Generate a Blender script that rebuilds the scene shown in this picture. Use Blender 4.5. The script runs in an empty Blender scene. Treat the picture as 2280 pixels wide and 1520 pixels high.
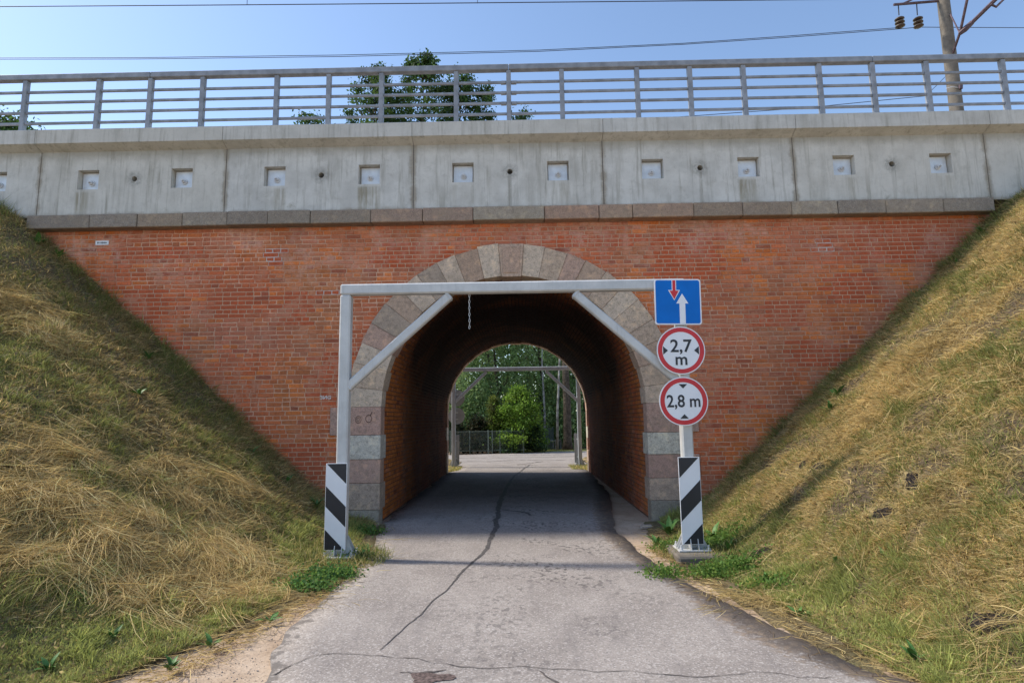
import bpy, bmesh, math, random
import numpy as np
from mathutils import Matrix, Vector

sc = bpy.context.scene
COL = sc.collection
rad = math.radians
random.seed(7)
RNG = np.random.default_rng(7)

# ------------------------------------------------------------------ camera
FPX, PITCH, YAW, ROLL = 1308.2, rad(7.565), rad(0.7605), rad(0.806)
CAM = np.array([0.0, -10.2, 1.7])
def _rot():
    cy, sy = math.cos(YAW), math.sin(YAW)
    cp, sp = math.cos(PITCH), math.sin(PITCH)
    cr, sr = math.cos(ROLL), math.sin(ROLL)
    Rz = np.array([[cy, -sy, 0], [sy, cy, 0], [0, 0, 1]])
    Rx = np.array([[1, 0, 0], [0, cp, -sp], [0, sp, cp]])
    Ry = np.array([[cr, 0, sr], [0, 1, 0], [-sr, 0, cr]])
    return Rz @ Rx @ Ry
CR = _rot()
cam = bpy.data.cameras.new('camera')
cam.sensor_width = 36.0
cam.lens = FPX / 2280 * 36.0
cam.clip_start = 0.05
cam.clip_end = 3000
camo = bpy.data.objects.new('camera', cam)
COL.objects.link(camo)
M = Matrix.Identity(4)
for i in range(3):
    M[i][0] = CR[i, 0]; M[i][1] = CR[i, 2]; M[i][2] = -CR[i, 1]; M[i][3] = CAM[i]
camo.matrix_world = M
sc.camera = camo

# ------------------------------------------------------------------ sky, sun, exposure
SUN_EL, SUN_OFF = rad(47), rad(9.5)          # sun stands to the left, a little behind the bridge
SUNV = Vector((-math.cos(SUN_OFF) * math.cos(SUN_EL), math.sin(SUN_OFF) * math.cos(SUN_EL), math.sin(SUN_EL)))
world = bpy.data.worlds.new('World'); sc.world = world
world.use_nodes = True
wn = world.node_tree.nodes; wl = world.node_tree.links
wn.clear()
sky = wn.new('ShaderNodeTexSky'); sky.sky_type = 'NISHITA'
sky.sun_disc = False
sky.sun_elevation = SUN_EL
sky.sun_rotation = math.atan2(SUNV.x, SUNV.y)
sky.altitude = 50; sky.air_density = 1.0; sky.dust_density = 0.5; sky.ozone_density = 1.4
bg = wn.new('ShaderNodeBackground'); bg.inputs[1].default_value = 0.15
wo = wn.new('ShaderNodeOutputWorld')
wl.new(sky.outputs[0], bg.inputs[0]); wl.new(bg.outputs[0], wo.inputs[0])
sun = bpy.data.lights.new('sun', 'SUN'); sun.energy = 3.0; sun.angle = rad(4.5); sun.color = (1.0, 0.93, 0.82)
suno = bpy.data.objects.new('sun', sun); COL.objects.link(suno)
suno.rotation_euler = SUNV.to_track_quat('Z', 'Y').to_euler()
suno.location = (-20, 5, 30)
sc.view_settings.view_transform = 'Standard'
sc.view_settings.look = 'None'
sc.view_settings.exposure = 0.70
sc.view_settings.gamma = 1.0
sc.view_settings.use_curve_mapping = False
sc.cycles.use_denoising = True
sc.cycles.max_bounces = 8
sc.cycles.diffuse_bounces = 4
sc.cycles.transparent_max_bounces = 8

# ------------------------------------------------------------------ helpers
def project(P):
    v = (np.asarray(P, float) - CAM) @ CR
    d = np.maximum(v[..., 1], 1e-3)
    return 1140 + FPX * v[..., 0] / d, 760 - FPX * v[..., 2] / d, v[..., 1]
def ray(px, py):
    v = CR @ np.array([px - 1140, FPX, 760 - py]); return v / np.linalg.norm(v)
def at_y(px, py, y):
    r = ray(px, py); return CAM + r * ((y - CAM[1]) / r[1])
def at_z(px, py, z):
    r = ray(px, py); return CAM + r * ((z - CAM[2]) / r[2])

def _hash(ix, iy, seed):
    h = (ix.astype(np.int64) * 374761393 + iy.astype(np.int64) * 668265263 + seed * 974711) & 0x7fffffff
    h = ((h ^ (h >> 13)) * 1274126177) & 0x7fffffff
    return ((h ^ (h >> 16)) & 0xffff) / 65535.0
def vnoise(x, y, s=1.0, seed=0):
    x = np.asarray(x, float) / s; y = np.asarray(y, float) / s
    x0 = np.floor(x); y0 = np.floor(y); fx = x - x0; fy = y - y0
    fx = fx * fx * (3 - 2 * fx); fy = fy * fy * (3 - 2 * fy)
    a = _hash(x0, y0, seed); b = _hash(x0 + 1, y0, seed); c = _hash(x0, y0 + 1, seed); d = _hash(x0 + 1, y0 + 1, seed)
    return (a * (1 - fx) + b * fx) * (1 - fy) + (c * (1 - fx) + d * fx) * fy
def fnoise(x, y, s=1.0, seed=0):
    return .55 * vnoise(x, y, s, seed) + .3 * vnoise(x, y, s * .47, seed + 11) + .15 * vnoise(x, y, s * .21, seed + 23)
def sstep(a, b, x):
    t = np.clip((np.asarray(x, float) - a) / (b - a), 0, 1); return t * t * (3 - 2 * t)

def tag(o, label=None, cat=None, group=None, kind=None):
    if label: o['label'] = label
    if cat: o['category'] = cat
    if group: o['group'] = group
    if kind: o['kind'] = kind
    return o
def empty(name, loc=(0, 0, 0), parent=None, rz=0):
    o = bpy.data.objects.new(name, None); o.empty_display_size = .1
    COL.objects.link(o); o.location = loc; o.rotation_euler = (0, 0, rz)
    if parent: o.parent = parent
    return o
def link(name, me, parent=None, loc=None):
    o = bpy.data.objects.new(name, me); COL.objects.link(o)
    if parent: o.parent = parent
    if loc is not None: o.location = loc
    return o
def np_mesh(name, V, F, mat, colors=None, parent=None, smooth=False):
    """V (n,3); F list of arrays, each (m,k) of vertex ids; colors per vertex (n,3)"""
    me = bpy.data.meshes.new(name)
    me.vertices.add(len(V)); me.vertices.foreach_set('co', np.asarray(V, np.float32).ravel())
    tot = np.concatenate([np.full(len(f), f.shape[1], np.int32) for f in F])
    idx = np.concatenate([f.ravel() for f in F]).astype(np.int32)
    me.loops.add(len(idx)); me.loops.foreach_set('vertex_index', idx)
    me.polygons.add(len(tot))
    me.polygons.foreach_set('loop_start', np.concatenate([[0], np.cumsum(tot)[:-1]]).astype(np.int32))
    if smooth: me.polygons.foreach_set('use_smooth', np.ones(len(tot), bool))
    if colors is not None:
        ca = me.color_attributes.new('Col', 'FLOAT_COLOR', 'POINT')
        c4 = np.ones((len(V), 4), np.float32); c4[:, :3] = colors
        ca.data.foreach_set('color', c4.ravel())
    me.update(calc_edges=True)
    me.materials.append(mat)
    return link(name, me, parent)

class MB:
    def __init__(s): s.v = []; s.f = []; s.c = []
    def quad(s, pts, col=(1, 1, 1)):
        n = len(s.v); s.v += [tuple(p) for p in pts]; s.f.append(tuple(range(n, n + len(pts)))); s.c.append(col)
    def hexa(s, C, ch=0.0, col=(1, 1, 1)):
        """C: 8 corners indexed by bits x,y,z (i + 2j + 4k); chamfered by ch metres"""
        C = [np.array(c, float) for c in C]
        if ch <= 0:
            for a in ((0, 2, 3, 1), (4, 5, 7, 6), (0, 1, 5, 4), (2, 6, 7, 3), (0, 4, 6, 2), (1, 3, 7, 5)):
                s.quad([C[i] for i in a], col)
            return
        L = [np.linalg.norm(C[1] - C[0]), np.linalg.norm(C[2] - C[0]), np.linalg.norm(C[4] - C[0])]
        fr = [min(.45, ch / max(l, 1e-6)) for l in L]
        def P(u, v, w):
            r = np.zeros(3)
            for i in range(8):
                r += C[i] * (u if i & 1 else 1 - u) * (v if i & 2 else 1 - v) * (w if i & 4 else 1 - w)
            return r
        base = len(s.v); ids = {}
        for i in range(8):
            b = (i & 1, (i >> 1) & 1, (i >> 2) & 1)
            for a in range(3):
                q = [float(b[k]) if k == a else (fr[k] if b[k] == 0 else 1 - fr[k]) for k in range(3)]
                ids[(b, a)] = len(s.v); s.v.append(tuple(P(*q)))
        def B(a, va, o1, v1, o2, v2):
            b = [0, 0, 0]; b[a] = va; b[o1] = v1; b[o2] = v2; return tuple(b)
        for a in range(3):
            o1, o2 = [k for k in range(3) if k != a]
            for va in (0, 1):
                s.f.append(tuple(ids[(B(a, va, o1, p, o2, q), a)] for p, q in ((0, 0), (1, 0), (1, 1), (0, 1)))); s.c.append(col)
            for p in (0, 1):
                for q in (0, 1):
                    b0 = B(a, 0, o1, p, o2, q); b1 = B(a, 1, o1, p, o2, q)
                    s.f.append((ids[(b0, o1)], ids[(b1, o1)], ids[(b1, o2)], ids[(b0, o2)])); s.c.append(col)
        for i in range(8):
            b = (i & 1, (i >> 1) & 1, (i >> 2) & 1)
            s.f.append(tuple(ids[(b, a)] for a in range(3))); s.c.append(col)
    def box(s, x0, x1, y0, y1, z0, z1, ch=0.0, col=(1, 1, 1)):
        s.hexa([(x1 if i & 1 else x0, y1 if i & 2 else y0, z1 if i & 4 else z0) for i in range(8)], ch, col)
    def bar(s, p0, p1, w, d, ch=0.0, up=(0, 0, 1), col=(1, 1, 1)):
        p0 = Vector(p0); p1 = Vector(p1); t = (p1 - p0).normalized()
        u = Vector(up)
        if abs(t.dot(u)) > .99: u = Vector((0, 1, 0))
        a = t.cross(u).normalized(); b = a.cross(t).normalized()
        C = []
        for i in range(8):
            C.append((p1 if i & 1 else p0) + a * (d / 2 if i & 2 else -d / 2) + b * (w / 2 if i & 4 else -w / 2))
        s.hexa(C, ch, col)
    def tube(s, pts, r, n=6, col=(1, 1, 1), cap=True):
        pts = [Vector(p) for p in pts]
        rs = r if isinstance(r, (list, tuple)) else [r] * len(pts)
        prev = None; first = None
        ref = Vector((0, 0, 1))
        for i, p in enumerate(pts):
            t = (pts[min(i + 1, len(pts) - 1)] - pts[max(i - 1, 0)]).normalized()
            q = ref if abs(t.dot(ref)) < .95 else Vector((1, 0, 0))
            a = t.cross(q).normalized(); b = t.cross(a)
            ring = []
            for k in range(n):
                an = 2 * math.pi * k / n
                ring.append(len(s.v)); s.v.append(tuple(p + (a * math.cos(an) + b * math.sin(an)) * rs[i]))
            if prev:
                for k in range(n):
                    s.f.append((prev[k], prev[(k + 1) % n], ring[(k + 1) % n], ring[k])); s.c.append(col)
            else: first = ring
            prev = ring
        if cap:
            s.f.append(tuple(first[::-1])); s.c.append(col); s.f.append(tuple(prev)); s.c.append(col)
    def prism(s, poly, y0, y1, col=(1, 1, 1)):
        """polygon in xz extruded along y"""
        a = [(p[0], y0, p[1]) for p in poly]; b = [(p[0], y1, p[1]) for p in poly]
        s.quad(a, col); s.quad(b[::-1], col)
        for i in range(len(poly)):
            j = (i + 1) % len(poly); s.quad([a[i], b[i], b[j], a[j]], col)
    def mesh(s, name, mat, smooth=False):
        me = bpy.data.meshes.new(name); me.from_pydata(s.v, [], s.f)
        ca = me.color_attributes.new('Col', 'FLOAT_COLOR', 'CORNER')
        arr = np.ones((len(me.loops), 4), np.float32)
        cnt = np.array([len(f) for f in s.f])
        arr[:, :3] = np.repeat(np.array(s.c, np.float32), cnt, axis=0)
        ca.data.foreach_set('color', arr.ravel())
        if smooth: me.polygons.foreach_set('use_smooth', np.ones(len(s.f), bool))
        me.materials.append(mat); me.update()
        return me
    def build(s, name, mat, parent=None, loc=None, smooth=False):
        return link(name, s.mesh(name, mat, smooth), parent, loc)

# ------------------------------------------------------------------ materials
class NT:
    def __init__(s, name, rough=.8, spec=.3, metal=0.0):
        s.m = bpy.data.materials.new(name); s.m.use_nodes = True
        s.t = s.m.node_tree; s.n = s.t.nodes; s.l = s.t.links
        s.b = s.n['Principled BSDF']
        s.b.inputs['Roughness'].default_value = rough
        s.b.inputs['Specular IOR Level'].default_value = spec
        s.b.inputs['Metallic'].default_value = metal
    def set(s, sock, v):
        if isinstance(v, bpy.types.NodeSocket): s.l.new(v, sock)
        elif isinstance(v, (tuple, list)) and len(v) == 3 and sock.type == 'RGBA': sock.default_value = (*v, 1)
        else: sock.default_value = v
    def pos(s, scale=(1, 1, 1), world=True):
        if world:
            o = s.n.new('ShaderNodeNewGeometry').outputs['Position']
        else:
            o = s.n.new('ShaderNodeTexCoord').outputs['Object']
        mp = s.n.new('ShaderNodeMapping'); mp.inputs['Scale'].default_value = scale
        s.l.new(o, mp.inputs['Vector']); return mp.outputs[0]
    def noise(s, vec, scale, detail=4, rough=.55, dist=0.0):
        n = s.n.new('ShaderNodeTexNoise'); s.l.new(vec, n.inputs['Vector'])
        n.inputs['Scale'].default_value = scale; n.inputs['Detail'].default_value = detail
        n.inputs['Roughness'].default_value = rough; n.inputs['Distortion'].default_value = dist
        return n.outputs['Fac']
    def voronoi(s, vec, scale, out='Distance'):
        n = s.n.new('ShaderNodeTexVoronoi'); s.l.new(vec, n.inputs['Vector']); n.inputs['Scale'].default_value = scale
        return n.outputs[out]
    def ramp(s, f, a, b, lo=0.0, hi=1.0):
        n = s.n.new('ShaderNodeMapRange'); n.interpolation_type = 'SMOOTHSTEP'
        s.set(n.inputs['Value'], f); n.inputs['From Min'].default_value = a; n.inputs['From Max'].default_value = b
        n.inputs['To Min'].default_value = lo; n.inputs['To Max'].default_value = hi
        return n.outputs[0]
    def math(s, op, a, b=0.0, c=None):
        n = s.n.new('ShaderNodeMath'); n.operation = op; s.set(n.inputs[0], a); s.set(n.inputs[1], b)
        if c is not None: s.set(n.inputs[2], c)
        return n.outputs[0]
    def mix(s, f, a, b, mode='MIX'):
        n = s.n.new('ShaderNodeMix'); n.data_type = 'RGBA'; n.blend_type = mode; n.clamp_result = False
        s.set(n.inputs[0], f); s.set(n.inputs[6], a); s.set(n.inputs[7], b); return n.outputs[2]
    def col(s):
        n = s.n.new('ShaderNodeAttribute'); n.attribute_name = 'Col'; return n.outputs['Color']
    def sep(s, v):
        n = s.n.new('ShaderNodeSeparateXYZ'); s.l.new(v, n.inputs[0]); return n.outputs
    def bump(s, h, strength=.3, dist=.01):
        n = s.n.new('ShaderNodeBump'); n.inputs['Strength'].default_value = strength; n.inputs['Distance'].default_value = dist
        s.l.new(h, n.inputs['Height']); s.l.new(n.outputs[0], s.b.inputs['Normal'])
    def base(s, c): s.set(s.b.inputs['Base Color'], c); return s
    def rough(s, r): s.set(s.b.inputs['Roughness'], r); return s

MAT = {}
def simple(name, c, rough=.6, spec=.4, metal=0.0, var=.12, scale=9, bump=0.0):
    t = NT(name, rough, spec, metal)
    p = t.pos(world=True)
    n = t.noise(p, scale, 5)
    lo = tuple(x * (1 - var) for x in c); hi = tuple(min(1, x * (1 + var)) for x in c)
    t.base(t.mix(t.ramp(n, .3, .7), lo, hi))
    if bump: t.bump(t.noise(p, scale * 6, 4), bump, .005)
    MAT[name] = t.m; return t.m

# brick
def brick_mat(name, dirt, mort):
    t = NT(name, .92, .15); p = t.pos()
    c = t.col()
    n1 = t.noise(p, 26, 5, .65); n2 = t.noise(p, 95, 3); n3 = t.noise(p, 1.1, 4, .6); n4 = t.noise(p, 7, 5, .7)
    c = t.mix(t.ramp(n1, .3, .75, .0, .45), c, (.17, .055, .03))
    c = t.mix(t.ramp(n2, .55, .8, 0, .35), c, (.62, .27, .15))
    sm = t.math('MULTIPLY', t.ramp(n3, .44, .62), t.ramp(n4, .42, .60))
    c = t.mix(t.math('MULTIPLY', sm, dirt), c, mort)
    pz = t.sep(p)[2]
    bl = t.math('MULTIPLY', t.ramp(t.noise(p, 1.7, 5, .7, .4), .46, .62), t.ramp(pz, 4.0, 4.95, .06, 1))
    c = t.mix(t.math('MULTIPLY', bl, t.ramp(n4, .35, .65, .1, .66)), c, (.68, .44, .36))
    c = t.mix(t.ramp(t.noise(p, .75, 4, .6, .3), .45, .62, 0, .42), c, (.42, .125, .065)); c = t.mix(t.ramp(t.noise(p, .9, 5, .65, .5), .54, .66, 0, .4), c, (.62, .30, .19))
    dr = t.noise(t.pos((4.5, 4.5, .3)), 1.7, 6, .72)
    c = t.mix(t.ramp(dr, .54, .72, 0, .5), c, (.27, .095, .05))
    t.base(c)
    t.bump(t.math('ADD', n1, t.math('MULTIPLY', n2, .5)), .7, .014)
    MAT[name] = t.m
def vault_mat(name, k1):
    t = NT(name, .95, .12); p = t.pos(); n1 = t.noise(p, 26, 5, .65); n2 = t.noise(p, 4, 5, .7)
    c = t.mix(t.ramp(n1, .3, .75, 0, .5), t.col(), t.mix(1.0, t.col(), (.45, .4, .4), 'MULTIPLY'))
    c = t.mix(t.ramp(n2, .5, .72, 0, .5), c, t.mix(1.0, t.col(), k1, 'MULTIPLY'))
    t.base(c); t.bump(n1, .6, .012); MAT[name] = t.m
vault_mat('vault_brick', (1.35, 1.45, 1.5)); vault_mat('vault_mortar', (.6, .55, .5))
brick_mat('brick', .7, (.60, .28, .17))
t = NT('mortar', .95, .1); p = t.pos(); n1 = t.noise(p, 40, 4, .7); n2 = t.noise(p, 3.0, 4)
c = t.mix(t.ramp(n1, .35, .75, 0, .4), t.col(), (.24, .15, .105))
c = t.mix(t.ramp(n2, .5, .75, 0, .3), c, (.2, .12, .085)); n3 = t.noise(p, 1.1, 4, .6); n4 = t.noise(p, 7, 5, .7)
sm = t.math('MULTIPLY', t.ramp(n3, .44, .62), t.ramp(n4, .42, .60)); t.base(t.mix(t.math('MULTIPLY', sm, .7), c, (.56, .27, .165))); t.bump(n1, .4, .01); MAT['mortar'] = t.m
# granite
t = NT('granite', .85, .25); p = t.pos(); v = t.noise(p, 62, 3, .75); n1 = t.noise(p, 17, 5, .7); n2 = t.noise(p, 2.3, 4)
c = t.mix(t.ramp(v, .48, .66, 0, .5), t.col(), (.14, .105, .085))
c = t.mix(t.ramp(v, .45, .3, 0, .5), c, (.64, .51, .40))
c = t.mix(t.ramp(n1, .42, .72, 0, .55), c, (.19, .145, .105)); n5 = t.noise(p, 6, 5, .7); c = t.mix(t.ramp(n5, .5, .7, 0, .6), c, t.mix(1.0, t.col(), (1.5, 1.42, 1.25), 'MULTIPLY'))
c = t.mix(t.ramp(n2, .5, .75, 0, .3), c, (.33, .26, .18))
t.base(c); t.bump(t.math('ADD', n1, t.math('MULTIPLY', v, .6)), .7, .02); MAT['granite'] = t.m
# concrete (panel-local coordinates: x along the panel, z up from the cornice)
def concrete(name, panel):
    t = NT(name, .85, .25)
    w = t.pos(); o = t.pos(world=False)
    n1 = t.noise(w, 2.2, 6, .6); n2 = t.noise(w, 22, 5, .65)
    st = t.noise(t.pos((5.5, 5.5, .35)), 2.4, 6, .7)
    oi = t.n.new('ShaderNodeObjectInfo').outputs['Random']
    c = t.mix(t.ramp(n1, .3, .7), (.495, .478, .44), (.645, .625, .58))
    c = t.mix(t.math('MULTIPLY', oi, .42), c, (.58, .53, .44))
    c = t.mix(t.ramp(n2, .52, .8, 0, .4), c, (.38, .37, .34))
    c = t.mix(t.ramp(st, .50, .74, 0, .68), c, (.25, .23, .18)); st2 = t.noise(t.pos((1.3, 1.3, .22)), 2.0, 6, .7); c = t.mix(t.ramp(st2, .52, .7, 0, .5), c, (.33, .31, .26))
    x, y, z = t.sep(o)
    wob = t.math('MULTIPLY', t.math('SUBTRACT', t.noise(w, 3.5, 5, .7), .5), .16)
    if panel:
        fine = t.noise(t.pos((13, 13, .9)), 1.3, 5, .7)
        sel = t.noise(t.pos((1, 1, 0)), .9, 1, .5)
        for cx in (.90, 2.63):
            inx = t.ramp(t.math('ABSOLUTE', t.math('SUBTRACT', x, cx)), .235, .17)
            below = t.math('MULTIPLY', t.ramp(z, .50, .44), t.ramp(z, -.1, .35, .35, 1))
            f = t.math('MULTIPLY', t.math('MULTIPLY', inx, below), t.ramp(fine, .36, .62, 0, .8))
            c = t.mix(t.math('MULTIPLY', f, t.ramp(sel, .42, .62, .06, 1)), c, (.24, .205, .13))
        inx = t.ramp(t.math('ABSOLUTE', t.math('SUBTRACT', t.math('ADD', x, t.math('MULTIPLY', wob, .15)), 1.755)), .045, .012)
        c = t.mix(t.math('MULTIPLY', t.math('MULTIPLY', inx, t.ramp(z, .68, .6)), t.math('MULTIPLY', t.ramp(fine, .3, .7, .25, .75), t.ramp(sel, .40, .58, .08, 1))), c, (.20, .18, .14))
        ring = t.math('POWER', t.math('ADD', t.math('POWER', t.math('SUBTRACT', x, 1.755), 2), t.math('POWER', t.math('SUBTRACT', z, .70), 2)), .5)
        c = t.mix(t.math('MULTIPLY', t.ramp(ring, .20, .07), t.ramp(n2, .3, .7, .15, .75)), c, (.23, .22, .19))
        edge = t.math('MINIMUM', x, t.math('SUBTRACT', 3.44, x))
        edge = t.math('ADD', edge, t.math('MULTIPLY', wob, 1.3))
        c = t.mix(t.ramp(edge, .085, .0, 0, .75), c, (.25, .205, .145))
        top = t.ramp(t.math('ADD', z, t.math('MULTIPLY', wob, 2)), 1.0, 1.24, 0, .6)
        c = t.mix(top, c, (.27, .25, .205))
        c = t.mix(t.ramp(t.math('ADD', z, wob), .09, .0, 0, .65), c, (.27, .20, .125))
        pat = t.math('MULTIPLY', t.ramp(t.noise(w, 1.4, 6, .75, .6), .58, .7), t.ramp(z, .6, .15))
        c = t.mix(t.math('MULTIPLY', pat, .55), c, (.24, .215, .155)); mot = t.noise(w, 5.5, 6, .75, .4); c = t.mix(t.ramp(mot, .52, .72, 0, .35), c, (.34, .32, .27)); c = t.mix(t.ramp(mot, .42, .28, 0, .3), c, (.72, .71, .67))
    if not panel: c = t.mix(.12, c, (.25, .24, .21))
    t.base(c); t.bump(n2, .25, .006); MAT[name] = t.m
concrete('concrete_panel', True)
concrete('concrete', False)
simple('galvanised', (.62, .62, .62), .4, .5, .0, .12, 14)
simple('rail_paint', (.26, .27, .29), .5, .4, .1, .2, 6)
def paint(name, c):
    t = NT(name, .42, .5, .05); p = t.pos(); n1 = t.noise(p, 3.0, 6, .7); n2 = t.noise(p, 38, 5, .75); n3 = t.noise(t.pos((20, 20, 1.2)), 1.6, 5, .7)
    k = t.mix(t.ramp(n1, .3, .7), tuple(v * .86 for v in c), tuple(v * 1.1 for v in c))
    k = t.mix(t.ramp(n3, .52, .72, 0, .4), k, tuple(v * .62 for v in c))
    k = t.mix(t.ramp(n2, .66, .74, 0, .7), k, (.20, .15, .12))
    t.base(k); t.rough(t.ramp(n1, .3, .7, .32, .6)); t.bump(n2, .12, .003); MAT[name] = t.m
paint('gantry_paint', (.55, .545, .53)); paint('shaded_gantry_paint', (.42, .45, .49))  # far gantry's copy has the shade on its back put into the colour
simple('anchor_plate', (.66, .68, .70), .4, .5, .2, .08, 8)
simple('dark_hole', (.012, .011, .01), .9, .1)
simple('sign_white', (.80, .80, .82), .35, .5, 0, .03, 4)
simple('sign_blue', (.0, .15, .55), .45, .2, 0, .06, 4)
simple('sign_red', (.58, .012, .022), .35, .5, 0, .06, 4)
simple('sign_black', (.012, .014, .022), .4, .5, 0, .15, 4)
simple('sign_back', (.34, .345, .35), .5, .4, .2, .1, 4)
simple('rust_metal', (.11, .075, .085), .6, .3, .2, .3, 12)
simple('wire', (.05, .05, .055), .6, .3, .3, .1, 3)
simple('pole_concrete', (.17, .148, .122), .9, .2, 0, .15, 9, .3)
simple('insulator', (.07, .045, .03), .3, .5, 0, .3, 10)
simple('insulator_rim', (.11, .085, .055), .35, .5, 0, .2, 10)
simple('sand_mortar', (.42, .31, .19), .95, .1, 0, .25, 6, .4)
simple('ballast', (.20, .18, .16), .95, .1, 0, .4, 12, .8)
simple('bark', (.10, .08, .06), .95, .1, 0, .5, 9, .6)
simple('birch_bark', (.30, .285, .26), .9, .1, 0, .5, 5, .3)
simple('fence_metal', (.16, .20, .17), .6, .3, .2, .2, 6)
simple('fence_board', (.075, .10, .085), .8, .2, 0, .25, 8)
simple('chalk', (.78, .74, .70), .95, .05, 0, .15, 30)
simple('carving', (.12, .075, .06), .95, .05, 0, .3, 30)
simple('stone_litter', (.36, .30, .25), .9, .2, 0, .2, 30)
simple('weed_leaf', (.075, .17, .035), .55, .4, 0, .3, 14)
# leaves and grass: colour from the mesh, light passes through
def leaf_mat(name, trans):
    t = NT(name, .6, .25)
    c = t.col(); t.base(c)
    tr = t.n.new('ShaderNodeBsdfTranslucent'); t.l.new(t.mix(.5, c, (.30, .36, .05), 'MULTIPLY') if False else c, tr.inputs['Color'])
    mx = t.n.new('ShaderNodeMixShader'); mx.inputs[0].default_value = trans
    t.l.new(t.b.outputs[0], mx.inputs[1]); t.l.new(tr.outputs[0], mx.inputs[2])
    t.l.new(mx.outputs[0], t.n['Material Output'].inputs['Surface']); MAT[name] = t.m
leaf_mat('grass', .42); leaf_mat('leaves', .5)
# asphalt
def asphalt(name, worn):
    t = NT(name, .9, .25); p = t.pos()
    ag = t.voronoi(p, 85, 'Color'); agv = t.sep(ag)[0]
    n1 = t.noise(p, 1.3, 5, .6); n2 = t.noise(p, 150, 2); n3 = t.noise(p, 9, 5, .7); n4 = t.noise(p, 2.6, 5, .65); n5 = t.noise(p, 24, 4, .6)
    c = t.mix(t.ramp(n1, .3, .7), (.275, .24, .215), (.36, .318, .285))
    c = t.mix(t.ramp(agv, .72, .95, 0, .55), c, (.55, .505, .47))
    c = t.mix(t.ramp(agv, .25, .05, 0, .5), c, (.15, .135, .13))
    c = t.mix(t.ramp(n3, .55, .75, 0, .3), c, (.23, .205, .195))
    if worn:
        x, y, z = t.sep(p)
        att = t.n.new('ShaderNodeSeparateColor'); t.l.new(t.col(), att.inputs[0])
        de, dl = att.outputs[0], att.outputs[1]
        dark = t.mix(t.ramp(n4, .3, .7), (.125, .102, .088), (.20, .163, .135))
        dark = t.mix(t.ramp(agv, .78, .95, 0, .5), dark, (.34, .29, .25))
        dark = t.mix(t.ramp(n3, .45, .68, 0, .75), dark, (.33, .245, .17)); dark = t.mix(t.ramp(de, .53, .60, 0, .7), dark, (.36, .265, .185))
        e = t.math('ADD', de, t.math('MULTIPLY', t.math('SUBTRACT', n3, .5), .13)); e = t.math('ADD', e, t.math('MULTIPLY', t.math('SUBTRACT', n5, .5), .08))
        c = t.mix(t.ramp(e, .488, .516), c, dark)
        e2 = t.math('ADD', dl, t.math('MULTIPLY', t.math('SUBTRACT', n3, .5), 1.1))
        c = t.mix(t.ramp(e2, .10, -.02, 0, .8), c, (.13, .115, .105))
        spots = t.noise(t.pos((1, .75, 1)), 17, 3, .5, .3)
        big = t.noise(p, 1.15, 3, .5)
        mask = t.math('MULTIPLY', t.ramp(big, .42, .6), t.ramp(t.math('ABSOLUTE', t.math('SUBTRACT', x, .25)), 1.3, .2, .35, 1))
        mask = t.math('MULTIPLY', mask, t.ramp(y, -6.4, -2.2, .45, 1))
        c = t.mix(t.math('MULTIPLY', t.ramp(spots, .54, .60, 0, .85), mask), c, (.085, .075, .072)); trk = t.noise(t.pos((2.2, .35, 1)), 1.4, 5, .65); c = t.mix(t.ramp(trk, .5, .72, 0, .35), c, (.17, .15, .145))
        inside = t.math('MULTIPLY', t.ramp(y, .6, 4.0), t.ramp(y, 10.4, 9.2))          # asphalt colour darkens under the vault
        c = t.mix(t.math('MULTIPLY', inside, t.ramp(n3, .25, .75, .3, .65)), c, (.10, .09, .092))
    t.base(c); t.bump(t.math('ADD', agv, n2), .5, .006); MAT[name] = t.m
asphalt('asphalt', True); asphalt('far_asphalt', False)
simple('pothole', (.13, .095, .085), .9, .2, 0, .5, 40, .6)
simple('tar', (.10, .09, .085), .7, .3, 0, .4, 25, .3)
simple('crack', (.12, .105, .098), .95, .1, 0, .3, 25)
# sandy ground
t = NT('dirt', .97, .1); p = t.pos(); n1 = t.noise(p, 1.6, 6, .65); n2 = t.noise(p, 28, 5, .7); n3 = t.noise(p, 6, 5, .7)
c = t.mix(t.ramp(n1, .3, .7), (.40, .29, .20), (.56, .44, .33))
c = t.mix(t.ramp(n2, .5, .75, 0, .6), c, (.20, .14, .10)); c = t.mix(t.ramp(n3, .55, .75, 0, .5), c, (.15, .105, .075))
far = t.ramp(t.sep(p)[1], 26, 40); c = t.mix(far, c, (.09, .11, .035))
t.base(c); t.bump(t.math('ADD', n2, n3), .6, .02); MAT['dirt'] = t.m
# bank soil and thatch
t = NT('bank_soil', .97, .08); p = t.pos(); n1 = t.noise(p, 1.5, 5, .6); n2 = t.noise(p, 9, 6, .7); n3 = t.noise(p, 45, 4, .7)
c = t.mix(t.ramp(n2, .35, .7, 0, .7), t.col(), (.13, .10, .065))
c = t.mix(t.ramp(n1, .5, .7, 0, .45), c, (.11, .13, .04)); c = t.mix(t.ramp(n3, .5, .7, 0, .55), c, (.06, .048, .04))
t.base(c); t.bump(t.math('ADD', n2, n3), .9, .04); MAT['bank_soil'] = t.m
t = NT('dark_soil', .97, .05); p = t.pos(); n3 = t.noise(p, 50, 4, .7)
t.base(t.mix(t.ramp(n3, .35, .65), (.018, .016, .017), (.075, .06, .05))); t.bump(n3, .9, .03); MAT['dark_soil'] = t.m

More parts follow.
